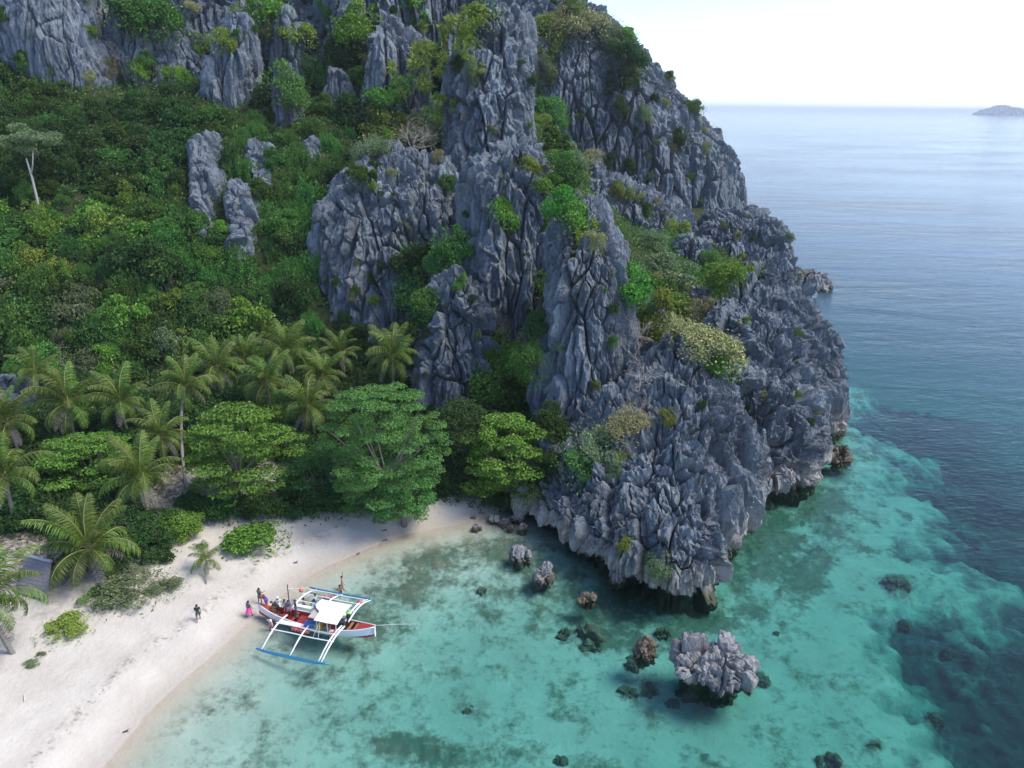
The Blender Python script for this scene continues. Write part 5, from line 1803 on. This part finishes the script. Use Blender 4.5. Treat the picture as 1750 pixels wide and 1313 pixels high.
def person(loc, rz, label, top=None, bottom=None, bend=0.0, legs=(.12, -.12), knees=(.1, .1), arms=(.15, -.1), skirt=None, hair=True, hat=None, skin=0, h=1.66, sub_z=0.0, elbow=.35):
    """legs, arms: swing forward in radians; the figure faces -Y before it is turned"""
    t = empty('person', (loc[0], loc[1], loc[2]), rz, h / 1.7)
    tag(t, label, 'person')
    pv = Vector((0, 0, .92))
    Rb = Matrix.Rotation(bend, 3, 'X')

    def up(x, y, z): return pv + Rb @ (Vector((x, y, z)) - pv)

    J, E, RAD = {}, [], {}
    def v(n, p, r_): J[n] = Vector(p); RAD[n] = r_
    v('pel', pv, .125); v('sp', up(0, 0, 1.12), .115); v('ch', up(0, 0, 1.33), .13); v('nk', up(0, 0, 1.47), .055)
    v('hd', up(0, -.015, 1.575), .088); v('ht', up(0, 0, 1.67), .07); v('nose', up(0, -.10, 1.585), .02); v('chin', up(0, -.06, 1.50), .045)
    E += [('pel', 'sp'), ('sp', 'ch'), ('ch', 'nk'), ('nk', 'hd'), ('hd', 'ht'), ('hd', 'nose'), ('hd', 'chin')]
    for i, s_ in enumerate((-1, 1)):
        S = str(i)
        sh = up(s_ * .18, 0, 1.40)
        Ra = Rb @ Matrix.Rotation(-arms[i], 3, 'X')
        el = sh + Ra @ Vector((s_ * .06, 0, -.28))
        Rf = Ra @ Matrix.Rotation(-elbow, 3, 'X')
        wr = el + Rf @ Vector((s_ * .01, 0, -.25))
        hn = wr + Rf @ Vector((0, 0, -.08))
        v('sh' + S, sh, .062); v('el' + S, el, .042); v('wr' + S, wr, .030); v('hn' + S, hn, .034)
        E += [('ch', 'sh' + S), ('sh' + S, 'el' + S), ('el' + S, 'wr' + S), ('wr' + S, 'hn' + S)]
        for q, (dx, L) in enumerate(((-.03, .075), (-.01, .09), (.012, .085), (.032, .065))):
            v(f'f{q}{S}', hn + Rf @ Vector((dx, -.02, -L)), .0095)
            E.append(('hn' + S, f'f{q}{S}'))
        v('th' + S, wr + Rf @ Vector((-s_ * .05, -.03, -.07)), .011)
        E.append(('wr' + S, 'th' + S))
        hp = pv + Vector((s_ * .095, 0, -.06))
        Rl = Matrix.Rotation(-legs[i], 3, 'X')
        kn = hp + Rl @ Vector((s_ * .015, 0, -.42))
        Rk = Rl @ Matrix.Rotation(knees[i], 3, 'X')
        an = kn + Rk @ Vector((0, 0, -.37))
        v('hp' + S, hp, .095); v('kn' + S, kn, .058); v('an' + S, an, .038); v('to' + S, an + Vector((0, -.15, -.045)), .03); v('he' + S, an + Vector((0, .04, -.05)), .03)
        E += [('pel', 'hp' + S), ('hp' + S, 'kn' + S), ('kn' + S, 'an' + S), ('an' + S, 'to' + S), ('an' + S, 'he' + S)]
    low = min(p.z for p in J.values()) - .03
    sh_ = Vector((0, 0, -low + sub_z))
    for n in J: J[n] = J[n] + sh_

    def skin_(name, names, edges, grow, mat, root, levels=1):
        bm = bmesh.new()
        ly = bm.verts.layers.skin.verify()
        d = {}
        for n in names:
            b_ = bm.verts.new(J[n])
            r_ = RAD[n] + grow
            b_[ly].radius = (r_, r_ * (.75 if n in ('ch', 'sp', 'pel') else 1))
            b_[ly].use_root = n == root
            d[n] = b_
        for a, b_ in edges: bm.edges.new((d[a], d[b_]))
        me = bpy.data.meshes.new(name)
        bm.to_mesh(me)
        me.materials.append(mat)
        o = link(name, me, t)
        mod = o.modifiers.new('Skin', 'SKIN')
        mod.use_smooth_shade = True
        mod = o.modifiers.new('Subdivision', 'SUBSURF')
        mod.levels = mod.render_levels = levels
        return o

    skin_('body', list(J), E, 0, SKIN[skin], 'pel')
    if top is not None:
        n_ = ['pel', 'sp', 'ch', 'sh0', 'sh1', 'el0', 'el1']
        J0 = dict(J)
        for S in '01': J['el' + S] = J['sh' + S].lerp(J['el' + S], .62)
        skin_('shirt', n_, [('pel', 'sp'), ('sp', 'ch'), ('ch', 'sh0'), ('ch', 'sh1'), ('sh0', 'el0'), ('sh1', 'el1')], .022, top, 'sp')
        J.update(J0)
    if bottom is not None:
        J0 = dict(J)
        for S in '01': J['kn' + S] = J['hp' + S].lerp(J['kn' + S], .85)
        skin_('shorts', ['sp', 'pel', 'hp0', 'hp1', 'kn0', 'kn1'], [('sp', 'pel'), ('pel', 'hp0'), ('pel', 'hp1'), ('hp0', 'kn0'), ('hp1', 'kn1')], .026, bottom, 'pel')
        J.update(J0)
    if skirt is not None:
        mb = MB()
        c0 = J['pel'] + Vector((0, 0, .1))
        c1 = (J['kn0'] + J['kn1']) / 2
        mb.tube([c0, c0.lerp(c1, .4), c1 + Vector((0, .04, .02))], [.15, .22, .30], 14, cap=False)
        mb.build('skirt', skirt, t, True)
    bm = bmesh.new()
    bmesh.ops.create_uvsphere(bm, u_segments=12, v_segments=8, radius=.115)
    bmesh.ops.delete(bm, geom=[q for q in bm.verts if q.co.z < -.03 and q.co.y < .03], context='VERTS')
    me = bpy.data.meshes.new('hair')
    bm.to_mesh(me)
    me.materials.append(hat if hat is not None else HAIR)
    me.polygons.foreach_set('use_smooth', [True] * len(me.polygons))
    o = link('hat' if hat is not None else 'hair', me, t)
    o.location = J['hd'].lerp(J['ht'], .35)
    o.rotation_euler = (bend, 0, 0)
    return t


C = {k: flat('cloth_' + k, c_, .85, .1) for k, c_ in dict(navy=(.012, .016, .035), green=(.03, .09, .06), pink=(.75, .08, .28), grey=(.14, .13, .15), maroon=(.13, .015, .035), white=(.75, .76, .8), black=(.012, .012, .014),
                                                      purple=(.10, .06, .28), lime=(.15, .62, .06), blue=(.06, .09, .2), pale=(.42, .44, .5), rose=(.60, .25, .27)).items()}
def gz(px, py):
    p, _, _ = hit(px, py)
    return p


person(gz(340, 1061), R(200), 'man in dark shirt and green shorts walking alone on the sand', C['navy'], C['green'], legs=(.35, -.3), arms=(-.3, .3))
person(gz(427, 1054), R(150), 'person in a bright pink wrap walking on the wet sand', C['grey'], None, skirt=C['pink'], legs=(.3, -.35), arms=(.2, -.2))
person(gz(445, 1032), R(160), 'person in grey striped clothes standing on the sand by the bow', C['grey'], C['grey'], legs=(.15, -.1), arms=(.5, .5), elbow=1.0)
person(bw(-4.75, .1, 1.0), BA + R(-100), 'person in maroon top bending over the bow of the boat', C['maroon'], C['purple'], bend=1.15, arms=(.9, .8), legs=(.1, -.1), knees=(.2, .2))
person(bw(-4.35, 1.15, -.25), BA + R(200), 'person all in white standing at the far side of the bow', C['white'], C['white'], arms=(.4, .5), legs=(.1, -.1), hat=C['white'])
person(bw(-3.65, .1, .45), BA + R(-80), 'person in black bending over boxes in the boat bow', C['black'], C['black'], bend=.95, arms=(.8, .9))
person(bw(-3.05, .25, .42), BA + R(-20), 'person in pale top standing in the boat, left of the pair', C['pale'], C['maroon'], legs=(.1, -.05))
person(bw(-2.68, .2, .42), BA + R(10), 'person in pale and black top standing in the boat, right of the pair', C['blue'], C['rose'], legs=(.05, -.1), arms=(.4, .2))
person(bw(-2.15, .45, .42), BA + R(-60), 'dark clothed person standing beside the red boat floor', C['black'], C['blue'], arms=(.5, .3))
person(bw(-3.75, -1.0, -.5), BA + R(-10), 'person in white and pink wading beside the bow', C['white'], C['rose'], bend=.25, arms=(.6, .7))
person(bw(2.75, .65, .5), BA + R(-120), 'boatman in a lime green shirt at the stern behind the canopy', C['lime'], C['black'], bend=.35, arms=(.8, .6))
person(bw(-.55, 5.3, -1.1), BA + R(60), 'swimmer with only head and shoulders above water beyond the far float', None, C['black'], arms=(.9, .9))
person(bw(-.75, 6.1, -.75), BA + R(120), 'bather with one arm raised behind the swimmer in the shallows', None, C['rose'], arms=(.2, 2.7), skin=1)
person(bw(-2.8, 2.7, -1.15), BA + R(80), 'swimmer in the water between the boat and its far float', None, C['black'], arms=(1.2, 1.1))
person(bw(-1.3, 2.3, .25), BA + R(-90), 'person in pale clothes sitting on the far outrigger rails', C['pale'], C['grey'], legs=(1.45, 1.4), knees=(1.3, 1.3), arms=(.4, .4))

# ---- far island
def isl(z, px0, px1, d): return (z, at((px0 + px1) / 2, 188, 8800)[0], 8900, (px1 - px0) / 2 / F_ * 9000, d)


loft('island', [isl(-7, 1682, 1830, 180), isl(5, 1684, 1830, 175), isl(35, 1690, 1790, 140), isl(62, 1696, 1760, 100), isl(82, 1705, 1732, 55)], 160, 70, M['rock_far'], dict(s=15, seed=600, amp=.55), caph=.25)
bpy.data.objects['island']['kind'] = 'structure'
print('things', round(time.time() - T0, 1))
#@SEA
def water_mat():
    mt, t, out = newmat('sea_water')
    k = NT(t)
    p = k.pos()
    # wind ripples at three sizes, crests running roughly across the bay
    def waves(scale, st, ang, det=3):
        mp = k.n('ShaderNodeMapping')
        mp.inputs['Rotation'].default_value = (0, 0, R(ang))
        mp.inputs['Scale'].default_value = st
        k.l(p, mp.inputs['Vector'])
        o = k.n('ShaderNodeTexNoise')
        k.l(mp.outputs[0], o.inputs['Vector'])
        o.inputs['Scale'].default_value = scale
        o.inputs['Detail'].default_value = det
        o.inputs['Distortion'].default_value = .4
        return o.outputs[0]
    h = k.math('ADD', k.math('MULTIPLY', waves(1.5, (.5, 1.3, 1), -18), .42), k.math('MULTIPLY', waves(.42, (.45, 1.2, 1), -25), .55))
    h = k.math('ADD', h, k.math('MULTIPLY', waves(.09, (.35, 1.0, 1), -12, 2), 1.3))
    calm = k.mr(k.noise(p, .012, 3, .6, stretch=(.5, 1.3, 1)), .38, .62, .45, 1.0)
    nb = k.n('ShaderNodeBump')
    k.l(h, nb.inputs['Height'])
    k.l(k.math('MULTIPLY', calm, .68), nb.inputs['Strength'])
    nb.inputs['Distance'].default_value = .42
    fr = k.n('ShaderNodeFresnel')
    fr.inputs['IOR'].default_value = 1.333
    k.l(nb.outputs[0], fr.inputs['Normal'])
    gl = k.n('ShaderNodeBsdfGlossy')
    gl.inputs['Roughness'].default_value = .06
    k.l(nb.outputs[0], gl.inputs['Normal'])
    tr = k.n('ShaderNodeBsdfTransparent')
    mx = k.n('ShaderNodeMixShader')
    k.l(fr.outputs[0], mx.inputs[0])
    k.l(tr.outputs[0], mx.inputs[1])
    k.l(gl.outputs[0], mx.inputs[2])
    k.l(mx.outputs[0], out.inputs['Surface'])
    va = k.n('ShaderNodeVolumeAbsorption')
    va.inputs['Color'].default_value = (0.16, 0.76, 0.73, 1)
    va.inputs['Density'].default_value = .27
    k.l(va.outputs[0], out.inputs['Volume'])
    return mt


mb = MB()
XS, Y0_, Y1_ = 23000, -500, 38000
mb.add([(-XS, Y0_, 0), (XS, Y0_, 0), (XS, Y1_, 0), (-XS, Y1_, 0), (-XS, Y0_, -13.5), (XS, Y0_, -13.5), (XS, Y1_, -13.5), (-XS, Y1_, -13.5)],
       [(0, 1, 2, 3), (7, 6, 5, 4), (0, 4, 5, 1), (1, 5, 6, 2), (2, 6, 7, 3), (3, 7, 4, 0)])
o = mb.build('sea', water_mat())
o['kind'] = 'structure'

# ---- air
mt, t, out = newmat('haze')
k = NT(t)
pv_ = k.n('ShaderNodeVolumePrincipled')
pv_.inputs['Color'].default_value = (.86, .93, 1.0, 1)
pv_.inputs['Density'].default_value = 9e-5
k.l(pv_.outputs[0], out.inputs['Volume'])
mb = MB()
mb.box((0, 19000, 40), (47000, 40000, 112))
o = mb.build('haze', mt)
o['kind'] = 'stuff'
print('done', round(time.time() - T0, 1))
